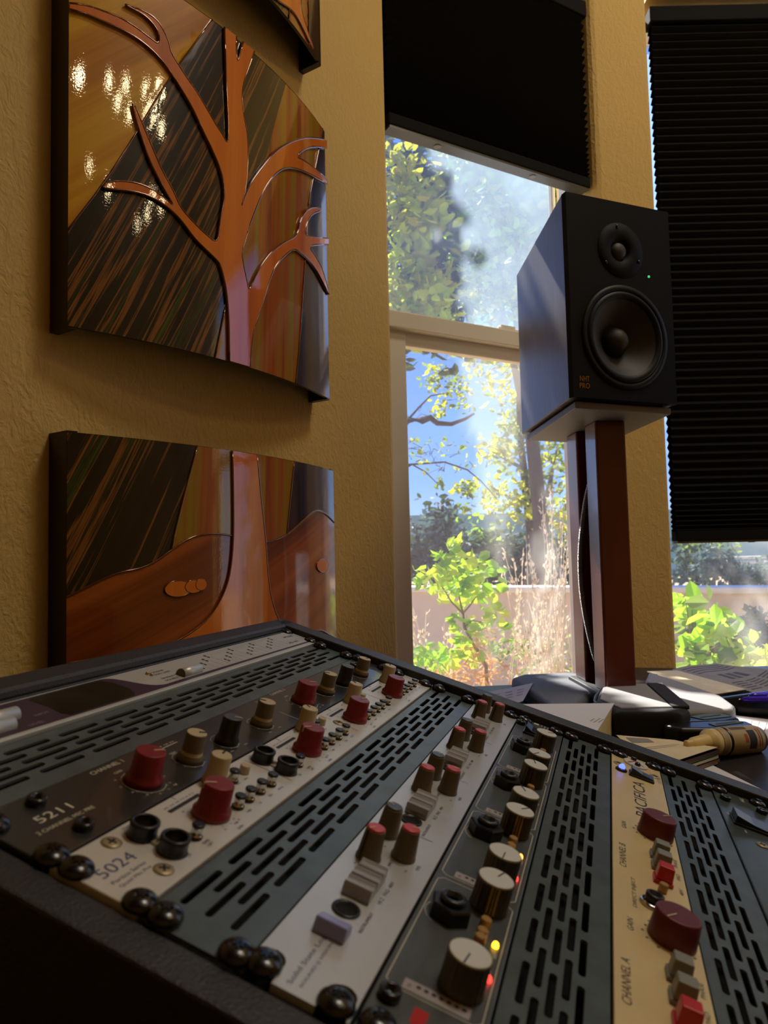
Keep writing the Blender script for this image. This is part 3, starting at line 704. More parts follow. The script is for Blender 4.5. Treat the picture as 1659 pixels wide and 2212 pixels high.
# ---- converter
r = unit('audio_converter', 0, 'silver and purple audio converter at the top of the rack, with half-round silver buttons', 'audio converter')
plate(r, 'alu_face', 7.7, 44.3, -6, 1.6)
lt = Letters(r); q = lambda l: [(u - 2.2, w_ - 7.3) for u, w_ in l]
cur = [(0, 16.6), (120, 16.8), (180, 16.2), (185.6, 17.3), (190.1, 19.5), (195, 25.7), (199.7, 33), (203.5, 38), (207.1, 41.2), (211.9, 43.6), (218.1, 45), (224.9, 44.8), (258.7, 44.6), (484, 44.7)]
low = [(484, 47.2), (323.6, 47.4), (219.5, 48.4), (176.7, 48.6), (0, 49)]
lt.poly('purple', q(smooth_line(cur, 1) + low), h=1.7)
lt.poly('olive', q([(114, 20), (118, 17.9), (178.6, 17.7), (184, 24), (186, 38), (182, 45), (178.6, 47.2), (119, 47.4), (115.5, 43), (116.5, 32)]), h=1.78)
cols = [(307.5, 21.2), (349.3, 20.6), (389.5, 20.6), (430.5, 19.9)]
for u, w_ in cols:
    for j in range(4):
        for dx_, dw in ((0, 0), (.4, 3.4)):
            lt.dot('ink', u - 2 - 10.1 * j + dx_, w_ - 7.2 + 4.75 * j + dw, 1.5, h=1.75)
        if u > 310 or True: lt.line('ink', [(u + 2 - 10.1 * j, w_ - 3.8 + 4.75 * j), (u + 2 - 10.1 * j + 2, 36.5)], .25, 1.75)
lt.t('ink', 'UV22HR', 231, 18.4, 2.0, 17, 1.8).t('ink', 'SOFT LIMIT', 233, 22.2, 2.0, 20, 1.8).t('ink', 'SINGLE', 229, 29.4, 2.0, 15, 1.8).t('ink', 'DOUBLE', 229, 33.4, 2.0, 16, 1.8)
lt.line('ink', [(221, 18.4), (224, 18.4)], .3, 1.8).line('ink', [(221, 21.8), (224, 21.8)], .3, 1.8).line('ink', [(238, 29), (244, 28.6)], .3, 1.8).line('ink', [(238, 33), (244, 32.4)], .3, 1.8)
lt.t('ink', 'APOGEE', 462, 18.5, 3.4, 22, 1.8).t('ink', 'AD-16X', 450, 31.2, 3.2, 22, 1.8)
lt.t('ink_pale', 'INPUT', 104, 30, 1.8, 11, 1.8).t('ink_pale', 'LEVEL', 92, 38, 1.8, 11, 1.8)
lt.done()
def half_btn(root):
    b = MB(); n = 14; vs = []
    for x in (-.0125, .0125):
        for i in range(n + 1):
            a = PI * i / n; vs.append((x, .0042 * math.cos(a), .0046 * math.sin(a) + .001))
        vs += [(x, -.0042, 0), (x, .0042, 0)]
    k = n + 3; b.add(vs, [], 0)
    for i in range(k): j = (i + 1) % k; b.f.append((i, j, k + j, k + i)); b.m.append(0); b.s.append(i < n)
    b.f.append(tuple(range(k))); b.m.append(1); b.s.append(False); b.f.append(tuple(range(k, 2 * k))[::-1]); b.m.append(0); b.s.append(False)
    return b.build('push_button', ['alu_face', 'brown_pl'], root)
for u, w_ in ((44, 27), (77, 24.5), (33, 34), (66, 33.0), (254, 32.5)): put('half', half_btn, r, u, w_, 0, 1.6)
for u, w_ in ((219, 18.4), (219.8, 21.6), (246, 28.6), (246, 32.3)): put('goldled', lambda rt_: led('brass', .0013)(rt_), r, u, w_, 0, 1.6)
screws(r, [(480, 8.5), (479, 38)])
vent(1, 'slotted vent panel directly below the silver and purple converter')
# ---- two-channel preamp
r = unit('microphone_preamp', 2, 'charcoal two-channel microphone preamp with red, cream and black knobs', 'preamp', 'rack preamps')
plate(r, 'dark_face')
lt = Letters(r)
lt.t('ink_white', '5211', 31, 18.8, 5.2, 21).t('ink_white', '2 CHANNEL MIC PRE', 31, 26.4, 2.3, 35).t('ink_white', 'CHANNEL 1', 84.5, 4.6, 2.9, 25).t('ink_white', 'CHANNEL 2', 292, 2.9, 2.9, 25)
for u0 in (0, 205.5):
    for t_, du, w_ in (('GAIN', 84.6, 11.6), ('TRIM', 127.6, 16.2), ('HPF', 152, 18), ('SILK', 200, 18)): lt.t('ink_white', t_, u0 + du, w_, 1.7)
    for du, rr in ((86.7, 11.5), (128.5, 9.2), (169.5, 9.0), (218, 9.2)):
        lt.arc('ink_white', u0 + du, 26.5, rr, .9, 2 * PI - .9 + .4 if False else 5.4, .28)
        for i in range(9):
            a = .75 + (2 * PI - 1.5) * i / 8 - PI; a = PI / 2 + (i - 4) * .6
            lt.line('ink_white', [(u0 + du + rr * math.cos(a), 26.5 + rr * math.sin(a)), (u0 + du + (rr + 1.1) * math.cos(a), 26.5 + (rr + 1.1) * math.sin(a))], .25)
    for i, t_ in enumerate(('12', '18', '24', '30', '36', '42', '48', '54', '60', '66')):
        a = PI * .5 + (i - 4.5) * .52; lt.t('ink_white', t_, u0 + 86.7 + 14 * math.cos(a), 26 + 14 * math.sin(a), 1.1)
    lt.line('ink_white', [(u0 + 120, 8.8), (u0 + 143, 8.8)], .5); lt.t('ink_white', '10 14 18 22', u0 + 131, 6.8, 1.1, 22)
    lt.t('ink_white', '20Hz', u0 + 161, 37, 1.2).t('ink_white', '250Hz', u0 + 178, 37, 1.2).t('ink_white', '0dB', u0 + 97, 39, 1.3).t('ink_white', 'MIN', u0 + 211, 38, 1.2).t('ink_white', 'MAX', u0 + 226, 38, 1.2)
lt.line('ink_white', [(254.4, 3), (254.4, 12)], .4).line('ink_white', [(253.2, 24), (253, 41)], .4); lt.done()
for u, a in ((86.7, -.5), (291.9, -.5)): put('red', RED, r, u, 26, a)
for u, a in ((128.5, -.7), (336.6, 2.2), (218, 2.0), (426.4, -.4)): put('crb', CRB, r, u, 27.3, a)
for u, a in ((169.5, -1.0), (378.5, -.8)): put('blk', BLK, r, u, 27.5, a)
for u, w_ in ((31.3, 8), (31.1, 35.4), (446, 13)): put('allen', allen, r, u, w_)
screws(r, [(5, 10.0), (5, 42), (478, 5.0), (478, 35)])
# ---- four-channel preamp
r = unit('microphone_preamp', 3, 'pearl four-channel microphone preamp with big red knobs and chrome buttons', 'preamp', 'rack preamps')
plate(r, 'white_face', .9, 43.6, -5, .4)
lt = Letters(r, .4)
lt.t('ink_blue', '5024', 18.5, 19.0, 6.2, 22).t('ink_blue', 'Portico Series', 18, 26.0, 2.1, 21).t('ink_blue', 'Quad Mic Pre', 18, 29.6, 2.1, 20)
base = [84.5, 204.2, 297.2, 398.8]
for i, u in enumerate(base):
    lt.t('ink', str(i + 1), u - 1, 2.6, 3.2); lt.t('ink_blue', '0dB', u + 22, 5, 1.4).t('ink_blue', 'GAIN', u + 1, 41, 1.6).t('ink_blue', '0dB', u + 3, 37.5, 1.4)
    lt.t('ink_blue', '30 24 18 12 6 4 2', u - 1, 6.1, 1.1, 26); lt.poly('ink', [(u - 14, 8), (u + 13, 8), (u + 13.4, 9.2), (u + 13, 10.4), (u - 14, 10.4), (u - 14.4, 9.2)])
    for j in range(11):
        a = PI * .5 + (j - 5) * .5
        lt.line('ink', [(u + 10.6 * math.cos(a), 24.6 + 10.6 * math.sin(a)), (u + 12 * math.cos(a), 24.6 + 12 * math.sin(a))], .25)
        if j % 2 == 0: lt.t('ink_blue', str(6 + 6 * j), u + 14 * math.cos(a), 24.6 + 14 * math.sin(a), 1.2)
    for j, t_ in enumerate(('+48V', 'Ø', 'SILK', 'MUTE')): lt.t('ink_blue', t_, u + 19 + 12.5 * j, 36.2, 1.5)
    lt.t('ink_blue', '50Hz', u + 41, 17, 1.3).t('ink_blue', '80Hz', u + 50, 17, 1.3)
for u in (44.5, 165):
    lt.t('ink_blue', 'THRU', u + .8, 4.2, 1.9).t('ink_blue', 'DI', u + 2, 36.6, 1.9).t('ink', 'GND', u + 17, 36.0, 1.7).t('ink', 'LIFT', u + 17, 38.6, 1.7)
lt.line('ink', [(155.4, 4), (155.6, 36)], .35).line('ink', [(276.9, 28), (275.8, 35)], .35).line('ink', [(276.9, 3), (276.9, 12)], .35).line('ink', [(372, 3), (372, 36)], .35); lt.done()
for u, a in zip(base, (2.4, 2.6, -.4, -.5)): put('red', RED, r, u, 24.4, a, .4)
for u, a in ((115, .2), (237, .9), (334.5, .9), (433, .5)): put('crm', CRM, r, u, 7.6, a, .4)
for u, w_ in ((44.3, 12.6), (43.9, 29.4), (164.6, 11.6), (163.9, 28.4)): put('jack', jack, r, u, w_, 0, .4)
for u, w_ in ((30.1, 7.3), (45.8, 20.8), (29.7, 35), (166.5, 19.5), (276.5, 19), (470, 31.5)): put('phil', phillips, r, u, w_, R.uniform(0, 1.5), .4)
for l in ([101.6, 113.1, 126.1, 139.4], [219.1, 232, 245.6, 259], [309.9, 323.8, 336.2, 348.8, 365.1], [411, 424, 438, 453]):
    for u in l: put('chr', chrome_btn, r, u, 30.2, 0, .4)
for u, w_ in ((60.7, 30.6), (177.7, 30.1), (124.8, 13.4), (245, 12)): put('chr', chrome_btn, r, u, w_, 0, .4)
for u, w_ in ((140.1, 12.3), (260.1, 11), (353, 10.2), (447, 11)): put('crbtn', cream_btn, r, u, w_, 0, .4)
screws(r, [(5, 10.2), (5, 41.4), (478, 6), (474, 37)])
vent(4, 'slotted vent panel between the pearl four-channel preamp and the silver preamp')
# ---- silver preamp with notched ears
r = unit('microphone_preamp', 5, 'silver preamp with notched ears, taupe red-capped knobs and clear switches', 'preamp', 'rack preamps')
def ear(u0, sg):
    n = []
    for c in (36.5, 7.0):
        n += [(u0, c + 6)] + [(u0 + sg * (11 + 6 * math.sin(PI * i / 8)) if True else 0, c + 6 * math.cos(PI * i / 8)) for i in range(9)] + [(u0, c - 6)]
    return n
lo = [p for p in ear(.8, 1)]; hi = [(484 - (p[0] - .8), p[1]) for p in lo][::-1]
poly = [(.8, 43.6)] + lo + [(.8, .8), (3, .8)] + [(482, .8), (484, .8)] + hi + [(484, 43.6)]
poly = [p for i, p in enumerate(poly) if i == 0 or (abs(p[0] - poly[i - 1][0]) + abs(p[1] - poly[i - 1][1])) > 1e-6]
plate(r, 'ssl_face', poly=poly, h0=-3.4, h1=.2, bev=.0007)
lt = Letters(r)
lt.t('ink_blue', 'Solid State Logic', 23, 18.6, 2.9, 37, .3).t('ink_blue', 'SOUND || VISION', 21, 22.8, 1.7, 31, .3)
for i, du in enumerate((0, 106.7, 211, 316)):
    lt.t('ink', 'HI Z', 79 + du, 29.8, 1.9, 5.5, .3).t('ink', 'PAD', 87.5 + du, 29.8, 1.9, 6, .3).t('ink', '48V', 95.5 + du, 29.8, 1.9, 6, .3).t('ink', 'INSTRUMENT', 59 + du, 29.6, 1.7, 17, .3)
    lt.t('ink', 'INPUT', 114 + du, 23.5, 1.6, None, .3).t('ink', 'VHD', 121 + du, 36.5, 1.9, None, .3).t('ink', 'IN', 106 + du, 20.5, 1.3, None, .3).t('ink', '2nd', 113 + du, 32, 1.2, None, .3).t('ink', '3rd', 130 + du, 32, 1.2, None, .3)
    lt.dot('ink', 128 + du, 16, .5, .3).dot('ink', 100 + du, 9, .5, .3)
    if i: lt.line('ink', [(48 + du, 25), (48 + du, 36)], .4, .3)
lt.done()
for u, a in zip((110.2, 216.8, 320.8, 427), (2.6, 1.4, 2.4, 2.6)): put('colr', collet_knob('cap_red'), r, u, 12.6, a, .2)
for u, a in zip((125.2, 231.5, 335.4, 440.5), (-1.0, -.9, -.8, 2.6)): put('colr', collet_knob('cap_red'), r, u, 27, a, .2)
for u, a in zip((141.9, 246.4, 351.7, 457), (1.2, -.5, 1.3, .6)): put('colg', collet_knob('cap_grey'), r, u, 12.6, a, .2)
def lever(root):
    b = MB(); pr = [(-.0042, 0), (.0042, 0), (.0046, .003), (.0030, .0066), (.0012, .0052), (-.0014, .0052), (-.0034, .0064), (-.0046, .003)]
    n = len(pr); vs = [(p[0], y, p[1]) for y in (-.0068, .0068) for p in pr]; b.add(vs, [(i, (i + 1) % n, n + (i + 1) % n, n + i) for i in range(n)] + [tuple(range(n)), tuple(range(n, 2 * n))[::-1]]); return b.build('switch_lever', 'clear', root, bevel=.0005)
for du in (0, 105.5, 209, 312):
    for u in (75.5, 84.5, 93.5): put('lever', lever, r, u + du, 19.5, 0, .2)
for du in (0, 108, 212, 316):
    def hole(root):
        b = MB(); b.lathe([(.0066, 0), (.0064, .0008), (.0052, .0010), (.0050, .0003), (.0001, .0003)], 28, mats=[1, 1, 1, 0]); return b.build('jack_socket', ['void', 'black_pl'], root)
    put('hole', hole, r, 61.2 + du, 19.2, 0, .2)
def rocker_blue(root):
    b = MB(); b.add([(-.005, -.0072, 0), (.005, -.0072, 0), (.005, .0072, 0), (-.005, .0072, 0), (-.004, -.007, .0066), (.004, -.007, .0042), (.004, .007, .0042), (-.004, .007, .0066)], [(0, 1, 5, 4), (1, 2, 6, 5), (2, 3, 7, 6), (3, 0, 4, 7), (4, 5, 6, 7), (3, 2, 1, 0)]); return b.build('power_switch', 'lavender', root, bevel=.0007)
put('lav', rocker_blue, r, 42.5, 19.8, 0, .2)
screws(r, [(7, 6.5), (6, 36.5), (474, 6.5), (474, 37)])
# ---- black four-channel preamp with white-disc knobs
r = unit('microphone_preamp', 6, 'grey preamp with fluted brown knobs topped by white discs and hex nut sockets', 'preamp', 'rack preamps')
plate(r, 'grey_face'); lt = Letters(r)
for i in range(4):
    a = 30 + 97.3 * i; b_ = a + 93.5; rr = 3
    lt.line('ink_white', [(a + rr, 2.9), (b_ - rr, 2.9), (b_, 5.5), (b_, 38.5), (b_ - rr, 41.4), (a + rr, 41.4), (a, 38.5), (a, 5.5), (a + rr, 2.9)], .38)
    tp = MB(); tp.add([P(*p, .1) for p in [(a + 1.5, 9.5), (a + 8, 9.5), (a + 8, 36.5), (a + 1.5, 36.5)]], [(0, 1, 2, 3)]); tp.build('label_strip', 'tape', r)
    lt.t('ink', 'IN', a + 4.5, 12, 1.5)
    for j in range(7): lt.dot('ink', a + 5.6, 15.6 + 3.05 * j, 1.0, .16)
    lt.arc('ink_white', a + 62, 14.8, 11, -2.6, -.4, .3); lt.line('ink_pale', [(a + 30, 39), (a + 37, 39)], .9).line('ink_pale', [(a + 46, 39), (a + 50, 39)], 1.6)
lt.poly('ink_white', [(477, 15.5), (482, 15.5), (482, 20), (477, 20)]).line('ink_white', [(476, 23), (482, 23)], .4).line('ink_white', [(474, 26), (482, 26)], .4).line('ink_white', [(473, 29), (481, 29)], .4); lt.done()
for i, (u, a) in enumerate(zip((47, 114.9, 146, 211, 243.5, 308, 339.5, 405.5), (3.0, -.35, 3.1, -.6, .5, .3, 2.7, -.9))): put('disc', disc_knob, r, u, 30, a)
def hexjack(root):
    b = MB(); b.lathe([(.0102, 0), (.0102, .006), (.0094, .0068), (.0062, .0070)], 6, smooth=False); b.lathe([(.0062, .007), (.0060, .0092), (.0054, .0096), (.0040, .0096), (.0038, .002), (.0001, .002)], 32); return b.build('jack_socket', 'black_pl', root)
for u, a in ((92.5, .2), (192.3, .5), (284.4, .1), (378.5, .3)): put('hex', hexjack, r, u, 14.8, a)
for nm, u, w_ in (('led_red', 59.5, 39), ('led_amber', 85, 38.1), ('led_red', 153, 38.4), ('led_orange', 180.5, 37.7)): put('b' + nm, led(nm, .0015), r, u, w_)
def tan_btn(root):
    b = MB(); b.lathe([(.0026, 0), (.0026, .0048), (.0021, .0054)], 20); return b.build('push_button', 'tan_pl', root)
for i in range(4):
    for u in (79.5, 84.8, 94.5): put('tan', tan_btn, r, u + 97.3 * i, 31.2)
for u, w_ in ((23.1, 7), (459.7, 4.6)): put('allen', allen, r, u, w_)
def rocker(sx, sy, ht):
    def make(root):
        b = MB(); b.box((0, 0, .001), (sx, sy, .002)); o = b.build('rocker_switch', 'black_pl', root, bevel=.0005)
        k = MB(); a, c = sx / 2 - .001, sy / 2 - .001
        k.add([(-a, -c, .002), (a, -c, .002), (a, c, .002), (-a, c, .002), (-a, -c, .003), (a, -c, .003), (a, c, ht), (-a, c, ht), (-a, 0, .0042), (a, 0, .0042)],
              [(0, 1, 5, 4), (4, 5, 9, 8), (8, 9, 6, 7), (2, 3, 7, 6), (3, 0, 4, 8, 7), (1, 2, 6, 9, 5), (3, 2, 1, 0)]); k.build('rocker', 'black_pl', o, bevel=.0006); return o
    return make
put('rock', rocker(.020, .014, .0075), r, 442, 16.5)
def sticker(root):
    b = MB(); b.box((0, 0, .00006), (.009, .0056, .00012)); return b.build('red_sticker', 'red_bright', root)
put('stick', sticker, r, 20.3, 19.9)
screws(r, [(6, 8), (6, 40), (475, 6.5), (473.5, 37)])
vent(7, 'slotted vent panel between the grey white-knobbed preamp and the gold preamp')
# ---- gold two-channel preamp
r = unit('microphone_preamp', 8, 'gold two-channel preamp with two dark red knobs and a blue pilot lamp', 'preamp', 'rack preamps')
plate(r, 'gold_face', .7, 43.8, -3.2, .2); lt = Letters(r)
lt.t('ink', 'CHANNEL A', 105.5, 6, 4.2, 36, .3, 0, .18).t('ink', 'CHANNEL B', 244.5, 6.8, 4.2, 36, .3, 0, .18).t('ink', 'GAIN', 158.8, 9.2, 3.2, 13, .3, 0, .15).t('ink', 'GAIN', 298.5, 8.6, 3.2, 13, .3, 0, .15)
lt.t('ink', 'DIRECT INJECT', 198, 12.6, 2.9, 37, .3, 0, .15).t('ink_navy', 'PACIFICA', 371, 22.5, 9.5, 84, .3)
for u, t_, wd in ((263.9, 'PHASE', 13), (243.5, 'PAD', 9), (223.4, '48V', 9), (124.6, 'PHASE', 13), (104, 'PAD', 9), (84, '48V', 9)): lt.t('ink', t_, u, 40.2, 2.3, wd, .3, 0, .15)
for c in (160, 301):
    for j in range(9):
        a = PI * .5 + (j - 4) * .62; lt.dot('ink', c + 15 * math.cos(a) * 1.02, 29.5 + 14.2 * math.sin(a - PI) * -1 if False else 29.5 - 14 * math.cos((j - 4) * .55), .1, .3) if False else None
    for du, w_ in ((4.4, 17.1), (-2, 15.2), (-8.2, 17.2), (-13.2, 22.3), (-15.4, 28.4), (-13.5, 35.5), (-8.5, 40.1), (2, 40), (10.5, 19)): lt.dot('ink', c + du, w_, .75, .3)
for i in range(5): lt.line('ink_pale', [(430, 40.2 + i * .7), (446, 39.2 + i * .8)], .25, .3)
lt.done()
for u, a in ((160.3, 2.5), (301, -.8)): put('big', big_knob, r, u, 29.6, a, .2)
def sq_btn(mt, tall=.0105):
    def make(root):
        b = MB(); b.box((0, 0, .0012), (.0112, .0112, .0024)); o = b.build('push_button', mt, root, bevel=.0005)
        k = MB(); k.add([(-.0048, -.0048, .0024), (.0048, -.0048, .0024), (.0048, .0048, .0024), (-.0048, .0048, .0024), (-.0043, -.0043, tall), (.0043, -.0043, tall), (.0043, .0043, tall), (-.0043, .0043, tall)], [(0, 1, 5, 4), (1, 2, 6, 5), (2, 3, 7, 6), (3, 0, 4, 7), (4, 5, 6, 7), (3, 2, 1, 0)]); k.build('button_cap', mt, o, bevel=.0006); return o
    return make
for u in (125.5, 107.8, 262.5, 246.0): put('sqg', sq_btn('grey_pl'), r, u, 29.8, 0, .2)
for u in (227.5, 90): put('sqr', sq_btn('red_bright'), r, u, 29.8, 0, .2)
put('gold_tan', tan_btn, r, 213, 28.6)
def chrome_jack(root):
    b = MB(); b.lathe([(.0072, 0), (.0072, .0012), (.0060, .0022)], 32, mats=[0, 0]); b.lathe([(.0050, .0015), (.0050, .0062), (.0042, .0066), (.0038, .0066), (.0036, .001), (.0001, .001)], 28, m=1); return b.build('jack_socket', ['chrome', 'black_pl'], root)
put('cj', chrome_jack, r, 191, 22, 0, .2)
def pilot(root):
    b = MB(); b.lathe([(.0050, 0), (.0050, .0014), (.0036, .0022), (.0026, .0022)], 28); o = b.build('pilot_lamp', 'black_pl', root)
    l_ = MB(); l_.lathe([(.0027, .002), (.0027, .0036), (.0018, .0052), (.0006, .0058)], 20); l_.build('lamp_lens', 'led_blue', o); return o
put('pilot', pilot, r, 428.3, 8.6, 0, .2)
def emblem(root):
    b = MB(); b.lathe([(.0108, 0), (.0108, .0013), (.0102, .0016)], 44); o = b.build('round_badge', 'white_disc', root)
    c = MB()
    for p, q in ((V((-.0062, .0072)), V((.0052, 0))), (V((.0052, 0)), V((-.0062, -.0072)))):
        d_ = (q - p).normalized(); n_ = V((-d_.y, d_.x)) * .0009; c.add([(*(p + n_), .0018), (*(p - n_), .0018), (*(q - n_ * .3), .0018), (*(q + n_ * .3), .0018)], [(0, 1, 2, 3)])
    c.build('chevron', 'red_bright', o)
    s = MB()
    for p in ((.0075, .002), (-.0068, -.001)): s.lathe([(.0026, .0016), (.0026, .0034), (.0016, .0044)], 18, c=(p[0], p[1], 0))
    s.build('badge_screw', 'screw', o); return o
put('emb', emblem, r, 463, 22, 0, .2)
put('rock2', rocker(.013, .021, .0070), r, 428, 25.5, 0, .2)
for u, w_ in ((446.1, 6.6), (446.3, 38)): put('phil2', phillips, r, u, w_, .4, .2)
screws(r, [(6, 8), (6, 38), (475, 8), (474.5, 38)])
vent(9, 'slotted vent panel to the right of the gold preamp')
# ---- last unit
r = unit('microphone_preamp', 10, 'grey-green faceplate at the right end of the rack with a black rocker switch', 'preamp', 'rack preamps')
plate(r, 'hm_face'); lt = Letters(r); lt.t('ink_white', 'HG', 474, 25.5, 3.4, 9).t('ink_white', 'ON', 418, 5.5, 2, 5).line('ink_pale', [(384, 14), (390, 14)], 1.4); lt.done()
put('rock3', rocker(.024, .030, .0072), r, 407, 21.5); put('chs', phillips, r, 368.6, 22.5, .3)
for u, w_ in ((456, 8.6), (456, 38)): put('allen', allen, r, u, w_)
screws(r, [(6, 8), (6, 38), (478, 6.5), (477, 38.5)])
# ------------------------------------------------------------------ desk
b = MB()
b.prism([(-.95, -.25), (1.55, -.25), (1.60, 1.50), (1.56, 1.88), (.74, 1.88), xy(C1 - n1 * .03 + d1 * .02), xy(C0 - n1 * .04 + d1 * .06), xy(Pw + nA * .07 + dA * .3), xy(Pw + nA * .07 - dA * 1.0)], DESK - .035, DESK)
dk = thing('desk', 'dark wooden desk top under the rack and the clutter by the windows', 'desk', loc=(.4, .7, 0))
b.build('desk_top', 'desk', dk, bevel=.003, X=Matrix.Translation(-dk.location))
for x, y in ((-.6, -.1), (1.42, -.1), (1.42, 1.7), (.12, 1.35)):
    g = MB(); g.box((x, y, (DESK - .035) / 2), (.06, .06, DESK - .035)); g.build('leg', 'desk', dk, bevel=.003, X=Matrix.Translation(-dk.location))

# ------------------------------------------------------------------ loudspeaker and its stand
ZB, SH = 1.325, .360
FL, FR, BL = V((.327, 1.219, 0)), V((.538, 1.305, 0)), V((.310, 1.593, 0)); BR = FR + (BL - FL)
sp = thing('loudspeaker', 'charcoal studio loudspeaker on the cherry stand in front of the windows', 'speaker', loc=(FL + FR + BL + BR) / 4 + V((0, 0, ZB)))
inv = Matrix.Translation(-sp.location)
fd = (FR - FL).normalized(); fn = V((fd.y, -fd.x, 0)); FW = (FR - FL).length
b = MB(); cq = [FL - fn * .012, FR - fn * .012, BR, BL]; cc = sum(cq, V()) / 4; iq = [cc + (p - cc) * .86 for p in cq]; iq[0] = cq[0] + fd * .015; iq[1] = cq[1] - fd * .015
ov = [(p.x, p.y, z) for z in (ZB, ZB + SH) for p in cq] + [(p.x, p.y, z) for z in (ZB + .015, ZB + SH - .015) for p in iq]
b.add(ov, [(3, 2, 1, 0), (4, 5, 6, 7), (1, 2, 6, 5), (2, 3, 7, 6), (3, 0, 4, 7), (8, 9, 10, 11), (15, 14, 13, 12), (13, 14, 10, 9), (14, 15, 11, 10), (15, 12, 8, 11), (0, 1, 9, 8), (1, 5, 13, 9), (5, 4, 12, 13), (4, 0, 8, 12)]); b.build('cabinet', 'spk', sp, bevel=.0012, X=inv)
SX = Matrix(((fd.x, 0, fn.x, FL.x - fn.x * .012), (fd.y, 0, fn.y, FL.y - fn.y * .012), (0, 1, 0, ZB), (0, 0, 0, 1)))   # baffle frame: x across, y up, z out
def sp_xy(px, py):
    p = on_plane(px, py, FL, fn) - FL; return p.dot(fd), p.z - ZB
wx, wy = sp_xy(1351, 729); tx, ty = sp_xy(1340, 541)
def ringpoly(cx, cy, r, n=48): return [(cx + r * math.cos(2 * PI * i / n), cy + r * math.sin(2 * PI * i / n)) for i in range(n)]
b = MB(); b.prism([(0, 0), (FW, 0), (FW, SH), (0, SH)], 0, .012, X=SX, holes=[ringpoly(wx, wy, .083), ringpoly(tx, ty, .024)]); b.build('baffle', 'spk_front', sp, X=inv)
wo = MB(); wo.lathe([(.094, .012), (.0935, .0145), (.084, .0150), (.083, .0130)], 56, cap=False, X=SX @ Matrix.Translation((wx, wy, 0))); wd = wo.build('woofer', 'rubber', sp, X=inv)
b = MB(); b.lathe([(.0835, .012), (.080, .0165), (.074, .0170), (.069, .0115)], 56, cap=False, X=SX @ Matrix.Translation((wx, wy, 0))); b.build('surround', 'rubber', wd)
b = MB(); b.lathe([(.0695, .0118), (.055, .000), (.036, -.012), (.026, -.020)], 56, cap=False, X=SX @ Matrix.Translation((wx, wy, 0))); b.build('cone', 'cone', wd)
b = MB(); b.lathe([(.027, -.0195), (.026, -.013), (.021, -.004), (.012, .0045), (.004, .0065), (.0002, .0067)], 40, cap=False, X=SX @ Matrix.Translation((wx, wy, 0))); b.build('dust_cap', 'cone', wd)
tw = MB(); tw.lathe([(.050, .012), (.0495, .0132), (.024, .0136), (.019, .009), (.0165, .0068)], 52, cap=False, X=SX @ Matrix.Translation((tx, ty, 0))); td = tw.build('tweeter', 'spk_front', sp, X=inv)
b = MB(); b.lathe([(.0165, .0066), (.0140, .0105), (.009, .0135), (.004, .0148), (.0002, .0150)], 32, cap=False, X=SX @ Matrix.Translation((tx, ty, 0))); b.build('dome', 'cone', td)
for a in (90, 210, 330):
    b = MB(); b.lathe([(.0032, .0130), (.003, .0145), (.0016, .0152)], 14, X=SX @ Matrix.Translation((tx + .043 * math.cos(math.radians(a + 8)), ty + .043 * math.sin(math.radians(a + 8)), 0))); b.build('screw', 'screw', td)
b = MB(); lx, ly = sp_xy(1263, 818); put_text(b, 'NHT', (lx, ly), .0092, .020, .0124, X=SX); lx, ly = sp_xy(1263, 833); put_text(b, 'PRO', (lx, ly), .0092, .021, .0124, X=SX); b.build('lettering', 'brass', sp, X=inv)
lx, ly = sp_xy(1401, 598); b = MB(); b.lathe([(.0022, .012), (.0022, .0132), (.001, .0138)], 14, X=SX @ Matrix.Translation((lx, ly, 0))); b.build('indicator_led', 'led_green', sp, X=inv)
st = thing('speaker_stand', 'cherry wood speaker stand with two posts carrying the loudspeaker', 'stand', loc=(.42, 1.43, DESK))
inv = Matrix.Translation(-st.location)
ins = lambda a: (FL + FR + BL + BR) / 4 + (a - (FL + FR + BL + BR) / 4) * .93
b = MB(); b.prism([xy(ins(a)) for a in (FL, FR, BR, BL)], ZB - .016, ZB - .004); b.build('top_plate', 'plate', st, bevel=.002, X=inv)
for a in (FL, FR, BR, BL):
    p = (FL + FR + BL + BR) / 4 + (a - (FL + FR + BL + BR) / 4) * .8; g = MB(); g.lathe([(.008, ZB - .0045), (.008, ZB + .0002)], 16, c=(p.x, p.y, 0)); g.build('pad', 'rubber', st, X=inv)
bd = V((-.045, .999, 0)); ad = V((.999, .045, 0)); K0 = V((.4035, 1.36, 0))
def post(k0, k1, wd):
    b = MB(); p = [K0 + bd * k0, K0 + bd * k0 + ad * wd, K0 + bd * k1 + ad * wd, K0 + bd * k1]; b.prism([xy(t) for t in p], .80, ZB - .016); b.build('post', 'cherry', st, bevel=.004, X=inv)
post(0, .064, .058); post(.118, .186, .058)
b = MB(); p = [K0 + bd * .06 + ad * .046, K0 + bd * .06 + ad * .054, K0 + bd * .122 + ad * .054, K0 + bd * .122 + ad * .046]; b.prism([xy(t) for t in p], .80, ZB - .016); b.build('web_board', 'cherry', st, X=inv)
b = MB(); p = [K0 - bd * .012 - ad * .012, K0 - bd * .012 + ad * .09, K0 + bd * .20 + ad * .09, K0 + bd * .20 - ad * .012]; b.prism([xy(t) for t in p], DESK + .0005, .80); b.build('base_plate', 'black_coat', st, bevel=.004, X=inv)
